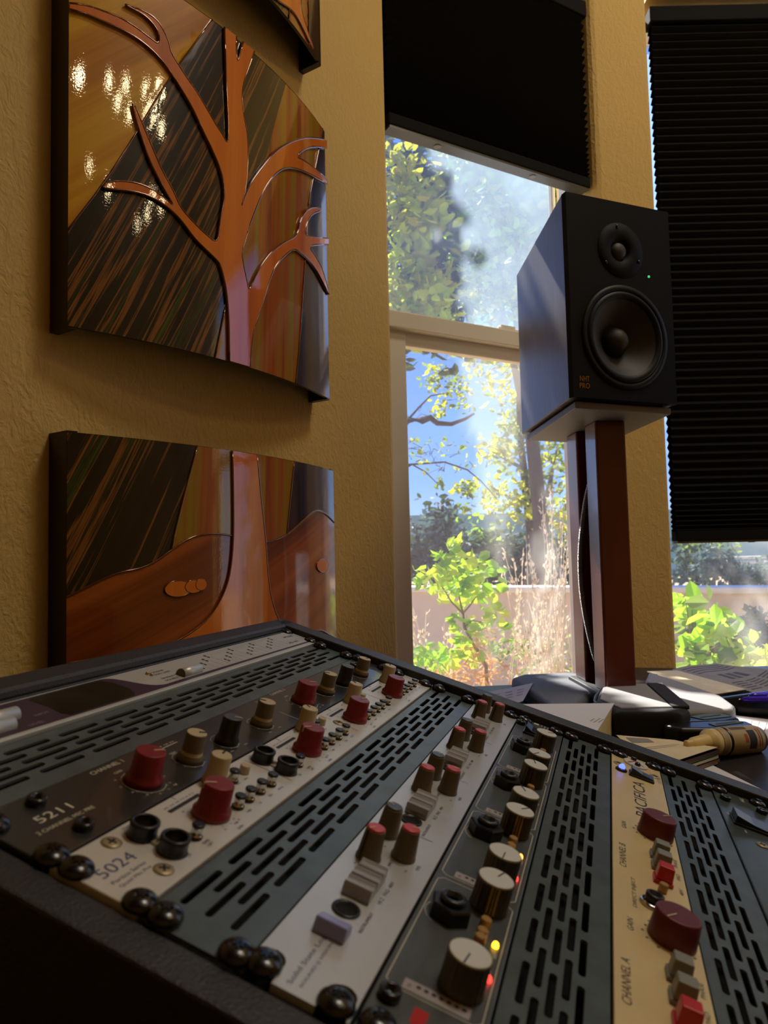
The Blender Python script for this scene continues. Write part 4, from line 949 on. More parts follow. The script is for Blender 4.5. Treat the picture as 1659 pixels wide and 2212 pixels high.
# braided cable running down the slot between the posts
cpts = [K0 + bd * (.064 + .042 * math.sin(PI * t) ** .8) + ad * (.006 - .011 * math.sin(PI * t)) + V((0, 0, 1.19 - .34 * t)) for t in [i / 40 for i in range(41)]]
cpts = [K0 + bd * .078 + ad * .03 + V((0, 0, 1.25))] + cpts + [K0 + bd * .078 + ad * .03 + V((0, 0, .82))]
cb = tag(thing('speaker_cable', 'black braided cable with steel flecks in the slot of the speaker stand', 'cable', loc=cpts[0]), None)
inv = Matrix.Translation(-cb.location); b = MB(); b.tube(cpts, .0058, 12); b.build('jacket', 'black_pl', cb, X=inv)
b = MB(); n = 150; L = len(cpts) - 1
for ph in (0, PI):
    pts = []
    for i in range(n * 6 + 1):
        t = i / (n * 6) * L; k = min(int(t), L - 1); p = cpts[k].lerp(cpts[k + 1], t - k); a = ph + 2 * PI * i / 14; pts.append(p + ad * (.0060 * math.cos(a)) + bd * (.0060 * math.sin(a)))
    b.tube(pts, .0006, 4)
b.build('braid', 'steel_weave', cb, X=inv)

# ------------------------------------------------------------------ things lying on the desk (outline given where the top edge is seen, at the height of that top)
def flat_item(name, label, cat, px, z, mt, z0=DESK + .0006, bevel=0.0, part=None, seg=4, group=None):
    P_ = [on_z(x, y, z) for x, y in px]; c = sum(P_, V()) / len(P_)
    r = thing(name, label, cat, loc=(c.x, c.y, z0), group=group); b = MB(); b.prism([(p.x - c.x, p.y - c.y) for p in P_], 0, z - z0)
    b.build(part or 'body', mt, r, bevel=bevel, seg=seg); return r, P_, c
def sheet(name, label, cat, quad, mt, n=10, f=None, group=None, text=None, ink='ink_pale', thick=.0004):
    # quad: four world corners (u0v0, u1v0, u1v1, u0v1); f(u, v) lifts the sheet
    c = sum(quad, V()) / 4; r = thing(name, label, cat, loc=c, group=group)
    def pt(u, v, dz=0): p = quad[0].lerp(quad[1], u).lerp(quad[3].lerp(quad[2], u), v); return p - c + V((0, 0, (f(u, v) if f else 0) + dz))
    b = MB()
    for dz, fl in ((thick, 0), (0, 1)):
        o = len(b.v); b.v += [tuple(pt(i / n, j / n, dz)) for j in range(n + 1) for i in range(n + 1)]
        for j in range(n):
            for i in range(n):
                k = o + j * (n + 1) + i; q = (k, k + 1, k + n + 2, k + n + 1); b.f.append(q[::-1] if fl else q); b.m.append(0); b.s.append(True)
    b.build('page', mt, r, fix=False)
    if text:
        g = MB()
        for u0, v0, u1, v1 in text:
            m_ = 6; o = len(g.v)
            for i in range(m_ + 1): g.v += [tuple(pt(u0 + (u1 - u0) * i / m_, v0, thick + .0004)), tuple(pt(u0 + (u1 - u0) * i / m_, v1, thick + .0004))]
            for i in range(m_): g.f.append((o + 2 * i, o + 2 * i + 2, o + 2 * i + 3, o + 2 * i + 1)); g.m.append(0); g.s.append(False)
        g.build('printing', ink, r, fix=False)
    return r
# grey soft case in front of the window
flat_item('soft_case', 'flat grey soft case lying under the window left of the speaker stand', 'case', [(1103, 1463), (1128, 1455), (1254, 1450), (1284, 1487), (1240, 1532), (1196, 1526)], .793, 'grey_case', bevel=.012, part='shell')
flat_item('folder', 'thin teal folder edge beneath the curled letter', 'folder', [(1010, 1483), (1142, 1478), (1146, 1486), (1120, 1496), (1030, 1500)], .768, 'teal', part='cover')
q = [on_z(1000, 1502, .772), on_z(1152, 1484, .788), on_z(1130, 1524, .780), on_z(1060, 1530, .770)]
sheet('letter', 'curled white letter with rows of text behind the rack edge', 'paper', q, 'paper', f=lambda u, v: .008 * u * u, text=[(.18 + .2 * i, .25 + .16 * k, .30 + .2 * i, .29 + .16 * k) for i in range(4) for k in range(3)])
# cream book
P_ = [on_z(x, y, .812) for x, y in [(1120, 1521), (1326, 1519), (1290, 1577), (1180, 1590)]]
c = sum(P_, V()) / 4; r = thing('book', 'pale paperback book with yellowed page edges beside the black zip case', 'book', loc=(c.x, c.y, DESK + .001))
b = MB(); b.prism([(p.x - c.x, p.y - c.y) for p in P_], 0, .812 - DESK - .0035); b.build('page_block', 'book_edge', r)
b = MB(); b.prism([((p.x - c.x) * 1.01, (p.y - c.y) * 1.01) for p in P_], .812 - DESK - .0032, .812 - DESK - .001); b.build('cover', 'paper', r, bevel=.0005)
b = MB(); e1 = (on_z(1296, 1545, .812) - c); e2 = (on_z(1262, 1566, .812) - c); ang = math.atan2((e1 - e2).y, (e1 - e2).x)
for i, (wd, off_) in enumerate(((.018, 0), (.030, .007), (.024, .013))):
    m_ = (e1 + e2) / 2; nx = V((math.sin(ang), -math.cos(ang), 0)) * off_
    b.add([tuple(Matrix.Translation((m_.x + nx.x, m_.y + nx.y, .812 - DESK - .0008)) @ Matrix.Rotation(ang, 4, 'Z') @ V(p)) for p in ((-wd / 2, -.001, 0), (wd / 2, -.001, 0), (wd / 2, .001, 0), (-wd / 2, .001, 0))], [(0, 1, 2, 3)])
b.build('embossed_lines', 'ink_pale', r)
# zip case with strap
zt = .812
P_ = [on_z(x, y, zt) for x, y in [(1296, 1482), (1322, 1474), (1432, 1474), (1452, 1484), (1490, 1526), (1470, 1534), (1330, 1533), (1284, 1512)]]
c = sum(P_, V()) / len(P_); r = thing('zip_case', 'black zip case with a pale grey lid and a wide black strap', 'case', loc=(c.x, c.y, DESK + .001))
b = MB(); b.prism([(p.x - c.x, p.y - c.y) for p in P_], 0, zt - DESK - .004); b.build('body', 'black_soft', r, bevel=.010, seg=4)
L_ = [on_z(x, y, zt) - c for x, y in [(1302, 1484), (1326, 1476.5), (1396, 1476), (1452, 1525), (1340, 1527), (1296, 1508)]]
b = MB(); b.prism([(p.x, p.y) for p in L_], zt - DESK - .006, zt - DESK - .0015); b.build('lid', 'grey_soft', r, bevel=.003)
L_ = [on_z(x, y, zt) - c for x, y in [(1397, 1475.5), (1430, 1475.5), (1490, 1526), (1453, 1526)]]
b = MB(); b.prism([(p.x, p.y) for p in L_], zt - DESK - .006, zt - DESK); b.build('strap', 'black_soft', r, bevel=.002)
L_ = [on_z(x, y, zt - .004) - c for x, y in [(1300, 1480), (1286, 1496), (1284, 1506), (1296, 1516), (1320, 1530)]]
for dz in (.012, .018): b = MB(); b.tube([(p.x, p.y, zt - DESK - dz) for p in L_], .0022, 8); b.build('zipper', 'black_metal', r)
# second case behind
zt = .796
flat_item('soft_case', 'grey-topped dark case behind the strapped zip case', 'case', [(1392, 1470), (1402, 1450), (1480, 1474), (1560, 1502), (1588, 1522), (1584, 1532), (1480, 1535), (1430, 1490)], zt, 'grey_soft', bevel=.008, part='shell')
# newspaper and torn sheet
N0, N1, N2, N3 = on_z(1452, 1452, .772), on_z(1545, 1436, .772), on_z(1720, 1462, .772), on_z(1640, 1512, .772)
waves = lambda u, v: .006 * math.sin(5 * u + 2.5 * v) * (0.4 + v * .6) + .006
head = [(.28 + .17 * i, .42, .38 + .17 * i, .60) for i in range(3)] + [(.08, .08 + .07 * k, .92, .10 + .07 * k) for k in range(4)] + [(.1 + .3 * i, .68 + .05 * k, .34 + .3 * i, .70 + .05 * k) for i in range(3) for k in range(5)]
sheet('newspaper', 'rumpled grey newspaper spread under the right window', 'newspaper', [N0, N1, N2, N3], 'news', 16, waves, text=head, ink='news_ink')
T0, T1, T2, T3 = on_z(1400, 1451, .786), on_z(1462, 1449, .786), on_z(1612, 1490, .786), on_z(1532, 1503, .786)
r = thing('torn_sheet', 'sunlit cream sheet with a ragged edge lying across the newspaper', 'paper', loc=sum((T0, T1, T2, T3), V()) / 4)
b = MB(); c = r.location; edge = [T3.lerp(T0, i / 26) + (T0 - T1).normalized() * R.uniform(-.004, .004) for i in range(27)]
b.prism([(p.x - c.x, p.y - c.y) for p in [T1, T2] + edge], 0, .0012); b.build('page', 'cream_paper', r)
# pen tray with purple pens
zt = .79
r, P_, c = flat_item('pen_tray', 'glossy black tray holding purple pens at the right edge', 'tray', [(1548, 1507), (1680, 1488), (1720, 1500), (1700, 1536), (1590, 1528)], .774, 'black_pl', bevel=.003, part='base')
rim = [(1548, 1507), (1680, 1488), (1684, 1491), (1554, 1510)]; L_ = [on_z(x, y, .792) - c for x, y in rim]; b = MB(); b.prism([(p.x, p.y) for p in L_], .006, .792 - DESK); b.build('raised_rim', 'black_pl', r, bevel=.002)
def pen(label, a, z, bb, z2):
    A, B = on_z(*a, z), on_z(*bb, z2); d_ = (B - A).normalized(); r = thing('pen', label, 'pen', loc=A, group='purple pens in the tray'); q_ = d_.to_track_quat('Z', 'Y').to_matrix().to_4x4()
    b = MB(); b.lathe([(.0012, 0), (.004, .004), (.0055, .012), (.0056, .050), (.0062, .052), (.0062, .125), (.005, .13)], 18, X=q_); b.build('barrel', 'pen', r)
    b = MB(); b.lathe([(.0066, .056), (.0066, .064)], 18, X=q_); b.build('ring', 'chrome', r); b = MB(); b.lathe([(.0012, -.006), (.002, .001)], 10, X=q_); b.build('tip', 'chrome', r)
pen('purple pen lying along the front of the black tray, its tip in the picture', (1600, 1511), .786, (1690, 1512), .786)
pen('second purple pen lying behind the first in the black tray', (1618, 1503), .790, (1700, 1500), .790)
# black boxes with grey-teal labels
def gadget(label, px, zt, lab, dash):
    r, P_, c = flat_item('plastic_box', label, 'box', px, zt, 'black_pl', bevel=.006, part='case_body', group='black labelled boxes behind the bottle')
    L_ = [on_z(x, y, zt + .0006) - c for x, y in lab]; b = MB(); b.prism([(p.x, p.y) for p in L_], zt - DESK - .001, zt - DESK + .0004); b.build('top_label', 'label_teal', r)
    L_ = [on_z(x, y, zt + .0012) - c for x, y in dash]; b = MB(); b.prism([(p.x, p.y) for p in L_], zt - DESK + .0004, zt - DESK + .0007); b.build('printing', 'ink', r)
    return r
gadget('black box with a grey-teal label, the rear one of two behind the bottle', [(1398, 1556), (1410, 1551), (1480, 1547), (1548, 1537), (1570, 1540), (1600, 1551), (1580, 1555), (1440, 1559)], .790, [(1490, 1548), (1548, 1538), (1580, 1547.5), (1520, 1554)], [(1512, 1549), (1556, 1543.5), (1557, 1545), (1513, 1550.5)])
gadget('black box with a rounded front and a grey-teal label, right behind the bottle', [(1428, 1564), (1442, 1560.5), (1500, 1558), (1585, 1554), (1615, 1557), (1628, 1563), (1622, 1571), (1560, 1574), (1470, 1573)], .792, [(1530, 1563), (1590, 1556), (1606, 1560), (1545, 1568)], [(1545, 1563.5), (1590, 1558), (1591, 1559.5), (1546, 1565)])
# stack of booklets
lay = ['mag_a', 'mag_b', 'mag_a', 'mag_g', 'mag_r', 'mag_a']; zz = DESK + .001
nm = ['bottom booklet of the small stack beside the rack, with brown spine', 'second booklet from the bottom of the stack, brown', 'third booklet from the bottom of the stack, white edged', 'green booklet in the middle of the stack beside the rack', 'maroon booklet just under the cream top one']
Wp = [on_z(x, y, .784) for x, y in [(1332, 1603), (1458, 1601), (1550, 1614), (1440, 1650)]]
for i in range(5):
    jt = V((R.uniform(-.003, .003), R.uniform(-.003, .003), 0)); th = .0042; c = sum(Wp, V()) / 4 + jt
    r = thing('booklet', nm[i], 'booklet', loc=(c.x, c.y, zz), group='booklets stacked beside the rack')
    b = MB(); b.prism([(p.x + jt.x - c.x, p.y + jt.y - c.y) for p in Wp], 0, th - .0004); b.build('pages', lay[i], r, bevel=.0004); zz += th
    b = MB(); b.prism([((p.x + jt.x - c.x) * 1.004, (p.y + jt.y - c.y) * 1.004) for p in Wp], th - .0009, th - .0004); b.build('cover', ['mag_b', 'mag_r', 'mag_a', 'mag_g', 'mag_r'][i], r)
Q = [V((p.x, p.y, zz + .0006)) for p in (Wp[3], Wp[2], Wp[1], Wp[0])]
sheet('booklet', 'cream top booklet of the stack, its page curling up', 'booklet', Q, 'cream_paper', 14, lambda u, v: .001 + .014 * max(0, v - .45) ** 2 * (1.2 - u) * 2, group='booklets stacked beside the rack', text=[(.12, .80, .50, .95), (.2, .62, .8, .63), (.2, .56, .7, .57)])
# bottle lying in front of the boxes
A = on_z(1481, 1607, .787); B = on_z(1636, 1596, .777); d_ = (B - A).normalized(); r = thing('bottle', 'small bottle with a cream nozzle and printed label lying on its side', 'bottle', loc=A)
q_ = d_.to_track_quat('Z', 'Y').to_matrix().to_4x4(); Lb = (B - A).length; k = Lb / .118
b = MB(); b.lathe([(.0034 * k, 0), (.0042 * k, .001 * k), (.0044 * k, .007 * k), (.0060 * k, .009 * k), (.0068 * k, .011 * k), (.0098 * k, .032 * k), (.0100 * k, .033 * k), (.0150 * k, .036 * k), (.0155 * k, .045 * k)], 32, X=q_); b.build('nozzle', 'nozzle', r)
b = MB(); b.lathe([(.0157 * k, .0455 * k), (.0160 * k, .047 * k), (.0140 * k, .050 * k), (.0160 * k, .053 * k), (.0164 * k, .056 * k)], 32, X=q_); b.build('neck_ring', 'bottle_body', r)
b = MB(); b.lathe([(.0150 * k, .056 * k), (.0166 * k, .060 * k), (.0166 * k, .112 * k), (.0150 * k, .118 * k)], 40, mats=[1, 0, 1], X=q_); b.build('body', ['bottle_body', 'black_pl'], r)
b = MB()
def wrap(z0, z1, a0, a1, m):
    n = 10; o = len(b.v); rr = .0168 * k
    for i in range(n + 1):
        a = a0 + (a1 - a0) * i / n
        for z in (z0, z1): b.v.append(tuple(q_ @ V((rr * math.cos(a), rr * math.sin(a), z * k))))
    for i in range(n): b.f.append((o + 2 * i, o + 2 * i + 2, o + 2 * i + 3, o + 2 * i + 1)); b.m.append(m); b.s.append(True)
ups = [i for i in range(64) if (q_ @ V((math.cos(2 * PI * i / 64), math.sin(2 * PI * i / 64), 0))).z > .95]; a_up = 2 * PI * ups[len(ups) // 2] / 64 if ups and max(ups) - min(ups) < 40 else 0
sgn = 1 if (q_ @ V((math.cos(a_up + .8), math.sin(a_up + .8), 0))).y < (q_ @ V((math.cos(a_up - .8), math.sin(a_up - .8), 0))).y else -1
for j in range(12): wrap(.064 + .0022 * j, .0650 + .0022 * j, a_up + sgn * .15, a_up + sgn * .5, 0)
wrap(.086, .098, a_up + sgn * .6, a_up + sgn * 2.0, 0); wrap(.079, .084, a_up + sgn * .9, a_up + sgn * 1.5, 1); wrap(.102, .104, a_up + sgn * .5, a_up + sgn * 1.8, 1); wrap(.106, .107, a_up + sgn * .5, a_up + sgn * 1.8, 0)
b.build('label_print', ['ink', 'ink_red'], r)
# loose papers on the right
sheet('paper_sheet', 'plain white sheet half under the rack edge at the right', 'paper', [on_z(1480, 1668, .762), on_z(1532, 1650, .762), on_z(1760, 1762, .762), on_z(1700, 1800, .762)], 'paper', 6)
sheet('paper_sheet', 'scribbled white sheet behind the black labelled boxes at the right edge', 'paper', [on_z(1560, 1590, .763), on_z(1590, 1546, .763), on_z(1720, 1562, .763), on_z(1720, 1606, .763)], 'paper', 8, text=[(.35, .3 + .12 * i, .8, .312 + .12 * i) for i in range(4)])
# ------------------------------------------------------------------ garden seen through the windows
def leaf_verts(c, d, up_, l, w_):
    d = d.normalized(); s_ = d.cross(up_)
    s_ = s_.normalized() if s_.length > 1e-4 else V((1, 0, 0)); n_ = s_.cross(d)
    return [c, c + d * l * .35 + s_ * w_ * .5 + n_ * w_ * .12, c + d * l * .75 + s_ * w_ * .38 + n_ * w_ * .1, c + d * l - n_ * w_ * .1, c + d * l * .75 - s_ * w_ * .38 + n_ * w_ * .1, c + d * l * .35 - s_ * w_ * .5 + n_ * w_ * .12]
def rdir(flat=0.3): return V((R.gauss(0, 1), R.gauss(0, 1), R.gauss(0, 1) * (1 - flat) - .25)).normalized()
def leaves(clusters, l, w_, flat=.3, mats=None):
    b = MB()
    for c, rad, n in clusters:
        c = V(c); rad = V(rad) if not isinstance(rad, (int, float)) else V((rad, rad, rad)); m_ = R.choice(range(len(mats))) if mats else 0
        for _ in range(n):
            p = V((R.gauss(0, .45) * rad.x, R.gauss(0, .45) * rad.y, R.gauss(0, .45) * rad.z)); k = R.uniform(.7, 1.3)
            vs = leaf_verts(c + p, rdir(flat), rdir(0), l * k, w_ * k); b.add(vs, [(0, 1, 2, 3), (0, 3, 4, 5)], m_ if R.random() < .7 else R.randrange(len(mats or [0])))
    return b
def pt(px, py, y): return at_y(px, py, y)
def plant(name, label, cat, base, parts, group=None):
    r = thing(name, label, cat, loc=base, group=group); inv = Matrix.Translation(-V(base))
    for nm, b, mt in parts: b.build(nm, mt, r, X=inv, fix=False)
    return r
GZ = -.30
b = MB(); b.add([(-14, -14, GZ), (30, -14, GZ), (30, 40, GZ), (-14, 40, GZ)], [(0, 1, 2, 3)]); struct(b.build('ground', 'soil'))
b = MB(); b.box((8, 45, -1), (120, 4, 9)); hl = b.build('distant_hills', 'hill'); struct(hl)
# low stucco garden wall
g0, g1 = V((-3.0, 8.35, 0)), V((6.5, 2.81, 0)); gd = (g1 - g0).normalized(); gn = V((-gd.y, gd.x, 0))
gw = thing('garden_wall', 'low tan stucco garden wall running behind the plants', 'wall', loc=(g0 + g1) / 2 + V((0, 0, GZ))); inv = Matrix.Translation(-gw.location)
b = MB(); b.prism([xy(g0), xy(g1), xy(g1 + gn * .2), xy(g0 + gn * .2)], GZ, .745); b.build('wall_body', 'stucco', gw, X=inv)
b = MB(); b.prism([xy(g0 - gn * .03), xy(g1 - gn * .03), xy(g1 + gn * .23), xy(g0 + gn * .23)], .745, .795); b.build('coping', 'coping', gw, X=inv, bevel=.015)
def limb(pts, r0, r1, n=7):
    b = MB(); k = len(pts) - 1; b.tube(pts, [r0 + (r1 - r0) * i / k for i in range(k + 1)], n); return b
def join(*bs):
    o = MB()
    for b in bs: o.add(b.v, b.f); o.m[-len(b.f):] = b.m; o.s[-len(b.f):] = b.s
    return o
# tree A: tree close by on the left, shade and sunlight put into its leaf colours
def cl(l, y, rad, n): return [(pt(px, py, y + R.uniform(-.25, .25)), rad, n) for px, py in l]
Y1 = 3.6
tr = limb([V((-.42, Y1, GZ)), V((-.40, Y1, 1.0)), V((-.34, Y1 + .05, 2.2)), V((-.1, Y1, 3.2)), V((.1, Y1, 3.9))], .09, .03)
br = [limb([V((-.36, Y1, 1.9)), pt(880, 600, Y1), pt(950, 560, Y1)], .025, .006), limb([V((-.3, Y1, 2.5)), pt(900, 430, Y1), pt(960, 360, Y1)], .03, .006), limb([pt(872, 640, Y1), pt(930, 600, Y1), pt(965, 640, Y1)], .012, .004)]
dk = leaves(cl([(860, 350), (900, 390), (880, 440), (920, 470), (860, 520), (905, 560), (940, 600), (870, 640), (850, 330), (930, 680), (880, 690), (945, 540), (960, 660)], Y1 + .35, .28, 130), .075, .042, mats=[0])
cp = leaves([((R.uniform(-1.5, -.43), Y1 + R.uniform(-.3, .3), z), .17, 60) for z in [2.95 + .05 * i for i in range(28)]] + [((-.335 - .125 * (z - 2.9) - .08, Y1, z), .09, 60) for z in [2.9 + .05 * i for i in range(28)]], .10, .06, mats=[0])  # unseen canopy, added to cast shade on the left part of the glass
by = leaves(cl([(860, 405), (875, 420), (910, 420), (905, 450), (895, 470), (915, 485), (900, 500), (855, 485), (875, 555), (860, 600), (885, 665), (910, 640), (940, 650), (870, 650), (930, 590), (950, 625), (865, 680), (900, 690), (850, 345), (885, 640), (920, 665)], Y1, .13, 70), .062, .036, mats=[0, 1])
plant('tree', 'dark tree with yellow-green leaves close outside, left in the upper sash', 'tree', (-.42, Y1, GZ), [('trunk', join(tr, *br), 'bark'), ('shade_tone_foliage', dk, ['leaf_dark']), ('shading_canopy', cp, ['leaf_dark']), ('sun_tone_foliage', by, ['leaf_yellow', 'leaf_lime'])], 'trees outside')
# tree B: large hazy crown filling the upper sash
Y2 = 8.0
tr = limb([V((1.75, Y2, GZ)), V((1.72, Y2, 1.5)), V((1.6, Y2, 3.2)), V((1.4, Y2, 5.2))], .11, .04)
br = [limb([V((1.7, Y2, 2.0)), pt(1060, 560, Y2), pt(990, 430, Y2)], .05, .01), limb([V((1.6, Y2, 3.0)), pt(1150, 480, Y2), pt(1080, 370, Y2)], .05, .01)]
cr = leaves(cl([(R.uniform(945, 1225), R.uniform(290, 660)) for _ in range(95)], Y2, .42, 60), .13, .075, mats=[0, 1, 2])
plant('tree', 'broad tree whose hazy yellow-green crown fills the upper sash', 'tree', (1.75, Y2, GZ), [('trunk', join(tr, *br), 'bark'), ('foliage', cr, ['leaf_mid', 'leaf_yellow', 'leaf_bright'])], 'trees outside')
# tree C: upright tree behind the speaker stand
Y3 = 10.5
tr = limb([V((1.92, Y3, GZ)), pt(1150, 1180, Y3), pt(1135, 1050, Y3), pt(1122, 930, Y3), pt(1118, 800, Y3)], .09, .03)
br = [limb([pt(1145, 1140, Y3), pt(1185, 1060, Y3), pt(1205, 960, Y3)], .07, .02), limb([pt(1125, 1010, Y3), pt(1080, 985, Y3), pt(1045, 955, Y3)], .03, .01), limb([pt(1140, 1090, Y3), pt(1090, 1070, Y3), pt(1060, 1050, Y3)], .03, .01)]
cs = [(1100, 790), (1060, 770), (1160, 780), (1080, 840), (1130, 850), (1170, 860), (1110, 900), (1080, 965), (1065, 975), (1190, 930), (1215, 1000), (1140, 960), (1100, 1010), (1160, 1030), (1195, 1080), (1120, 1065), (1080, 1075), (1060, 1060), (1180, 1120), (1220, 1130), (1110, 1090), (1215, 880), (1040, 760), (1020, 765), (1230, 1060), (1150, 1100), (1210, 960), (1170, 990), (1095, 930)]
cr = leaves(cl(cs, Y3, .28, 52), .12, .06, mats=[0, 1])
plant('tree', 'upright green tree with a slim trunk, in the lower pane beside the speaker stand', 'tree', (1.92, Y3, GZ), [('trunk', join(tr, *br), 'bark'), ('foliage', cr, ['leaf_mid', 'leaf_yellow'])], 'trees outside')
# tree D: thin bare branches with a few leaf clumps in front of the sky
Y4 = 5.6
tr = limb([V((-.35, Y4, GZ)), V((-.30, Y4, 1.2)), pt(860, 930, Y4), pt(880, 906, Y4), pt(912, 908, Y4), pt(930, 902, Y4), pt(945, 914, Y4), pt(975, 916, Y4), pt(1005, 905, Y4), pt(1025, 893, Y4)], .05, .008)
br = [limb([pt(882, 906, Y4), pt(905, 880, Y4), pt(930, 855, Y4), pt(960, 850, Y4)], .010, .004), limb([pt(858, 1005, Y4), pt(905, 1002, Y4), pt(960, 998, Y4), pt(1010, 1015, Y4), pt(1040, 1040, Y4), pt(1075, 1080, Y4)], .009, .004), limb([V((-.30, Y4, 1.2)), pt(862, 1020, Y4), pt(890, 1003, Y4), pt(920, 1020, Y4), pt(945, 1045, Y4)], .012, .003)]
for _ in range(26):
    a = R.choice([(880, 960), (920, 970), (960, 985), (900, 1000), (950, 1010), (1000, 1005), (890, 1090), (910, 1110), (930, 890), (960, 870)]); p = (a[0] + R.uniform(-20, 20), a[1] + R.uniform(-14, 14))
    br.append(limb([pt(*p, Y4), pt(p[0] + R.uniform(-22, 22), p[1] + R.uniform(-12, 12), Y4), pt(p[0] + R.uniform(-36, 36), p[1] + R.uniform(-20, 20), Y4)], .003, .0015, 4))
lc = leaves(cl([(935, 800), (960, 810), (950, 825), (980, 830), (1000, 845), (990, 820), (925, 830), (1005, 870), (965, 845), (945, 885), (960, 880), (940, 795)], Y4, .075, 22) + cl([(950, 1042), (990, 1050), (1005, 1055), (1020, 1045), (1015, 1065)], Y4, .05, 26) + cl([(1000, 1095), (1010, 1100), (1050, 1095)], Y4, .04, 14) + cl([(R.uniform(885, 1010), R.uniform(945, 1010)) for _ in range(20)], Y4, .05, 3), .046, .026, mats=[0, 1])
plant('tree', 'thin bare branch with a few yellow-green leaf clumps crossing the blue sky', 'tree', (-.35, Y4, GZ), [('branches', join(tr, *br), 'bark'), ('foliage', lc, ['leaf_yellow', 'leaf_mid'])], 'trees outside')
# shrubs beyond the wall
def shrub(label, spots, y, rad, n, l, mats, cat='shrub', name='shrub', group='shrubs beyond the garden wall'):
    c = cl(spots, y, rad, n); bx = sum((q[0] for q in c), V()) / len(c); st_ = limb([V((bx.x, bx.y, GZ)), bx], .05, .02)
    plant(name, label, cat, (bx.x, bx.y, GZ), [('stem', st_, 'bark'), ('foliage', leaves(c, l, l * .5, mats=mats), mats)], group)
shrub('dark conifer-like shrub beyond the wall at the left of the lower pane', [(950, 1130), (945, 1150), (940, 1180), (900, 1190), (895, 1220), (920, 1215), (960, 1200), (985, 1165), (980, 1200), (910, 1240), (950, 1235), (985, 1235), (955, 1110), (895, 1160)], 10.5, .28, 110, .12, ['leaf_dark', 'leaf_blue'])
shrub('light green shrub beyond the wall above the rose bush', [(1015, 1170), (1035, 1165), (1055, 1175), (1020, 1190), (1045, 1190), (1070, 1180)], 13.0, .35, 70, .12, ['leaf_bright', 'leaf_mid'])
shrub('long dark hedge beyond the wall, behind the dry grass', [(1000 + 18 * i, 1205 + 14 * math.sin(i * 1.7) - 14) for i in range(15)] + [(1000 + 18 * i, 1238) for i in range(15)], 12.2, .32, 100, .12, ['leaf_dark', 'leaf_dark'])
shrub('blue-green shrub beyond the wall in the right window', [(1480, 1200), (1500, 1190), (1490, 1225), (1520, 1185), (1475, 1240), (1510, 1230), (1540, 1195), (1560, 1182), (1468, 1180)], 8.5, .16, 110, .08, ['leaf_blue', 'leaf_mid'])
shrub('rounded dusty blue shrub beyond the wall in the right window', [(1525, 1210), (1545, 1200), (1565, 1210), (1530, 1235), (1555, 1235), (1575, 1230), (1600, 1240), (1640, 1240), (1620, 1240), (1660, 1236)], 7.6, .14, 130, .07, ['leaf_blue'])
# pale boards stacked beyond the wall
for i, (py, x0, x1) in enumerate(((1204, 1580, 1680), (1214, 1586, 1690), (1226, 1592, 1665))):
    A, B = at_y(x0, py, 8.7), at_y(x1, py, 8.7); c = (A + B) / 2; b = MB(); b.box((0, 0, 0), ((B - A).length, .30, .030)); o = b.build('board', 'board', bevel=.004); o.location = c
    tag(o, ['pale board, topmost of the stack beyond the wall', 'pale board in the middle of the stack beyond the wall', 'pale board lowest in the stack beyond the wall'][i], 'board', 'boards stacked beyond the wall')
b = MB(); A = at_y(1625, 1235, 8.8); b.box((0, 0, 0), (.5, .2, A.z + .05 - GZ)); b2 = MB()
o = b.build('trestle', 'bark'); o.location = (A.x, 8.8, GZ + (A.z + .05 - GZ) / 2 - .02); tag(o, 'dark trestle carrying the pale boards beyond the wall', 'trestle')
# rose bush just outside
Y5 = 2.75
base = at_y(1060, 1470, Y5); base.z = GZ
S0 = [V((base.x, Y5, GZ)), pt(1050, 1440, Y5), pt(1025, 1395, Y5), pt(1003, 1355, Y5), pt(1000, 1325, Y5)]
st_ = [limb(S0, .008, .005), limb([S0[-1], pt(992, 1290, Y5), pt(990, 1240, Y5), pt(995, 1205, Y5)], .004, .002), limb([S0[-1], pt(975, 1300, Y5), pt(960, 1275, Y5), pt(945, 1255, Y5), pt(925, 1245, Y5)], .004, .0015), limb([S0[-1], pt(1015, 1308, Y5), pt(1028, 1290, Y5), pt(1050, 1280, Y5)], .004, .0015), limb([pt(992, 1290, Y5), pt(1000, 1275, Y5), pt(1010, 1255, Y5), pt(1040, 1225, Y5)], .003, .0012), limb([S0[3], pt(1020, 1340, Y5), pt(1045, 1345, Y5)], .003, .001)]
rl = cl([(975, 1190), (968, 1200), (985, 1215), (995, 1225), (955, 1235), (930, 1240), (915, 1250), (940, 1245), (960, 1222), (1000, 1205), (1020, 1215), (1040, 1222), (1050, 1230), (1005, 1240), (975, 1250), (985, 1265), (950, 1265), (940, 1270), (1000, 1262), (1025, 1250), (1015, 1275), (985, 1285), (1035, 1285), (1050, 1275), (1020, 1292), (995, 1180)], Y5, .036, 9) + cl([(990, 1340), (1000, 1350), (1020, 1360), (1040, 1355), (995, 1385), (1000, 1400), (985, 1415), (1015, 1410), (975, 1425), (1060, 1400), (1035, 1375), (1020, 1425), (1070, 1330), (1060, 1320), (1075, 1345)], Y5, .034, 8)
plant('rose_bush', 'leggy rose bush with bright green leaves in the lower pane', 'bush', base, [('stems', join(*st_), 'stem'), ('foliage', leaves(rl, .046, .034, .5, mats=[0, 1]), ['leaf_bright', 'leaf_lime'])])
lp = cl([(905, 1415), (920, 1405), (935, 1412), (915, 1428), (940, 1425), (900, 1430), (950, 1432)], 2.9, .035, 12); bb = at_y(915, 1470, 2.9); bb.z = GZ
plant('young_plant', 'low bright green plant in the bottom left corner of the lower pane', 'plant', bb, [('stem', limb([bb, pt(918, 1420, 2.9)], .006, .003), 'stem'), ('foliage', leaves(lp, .05, .03, mats=[0]), ['leaf_bright'])])
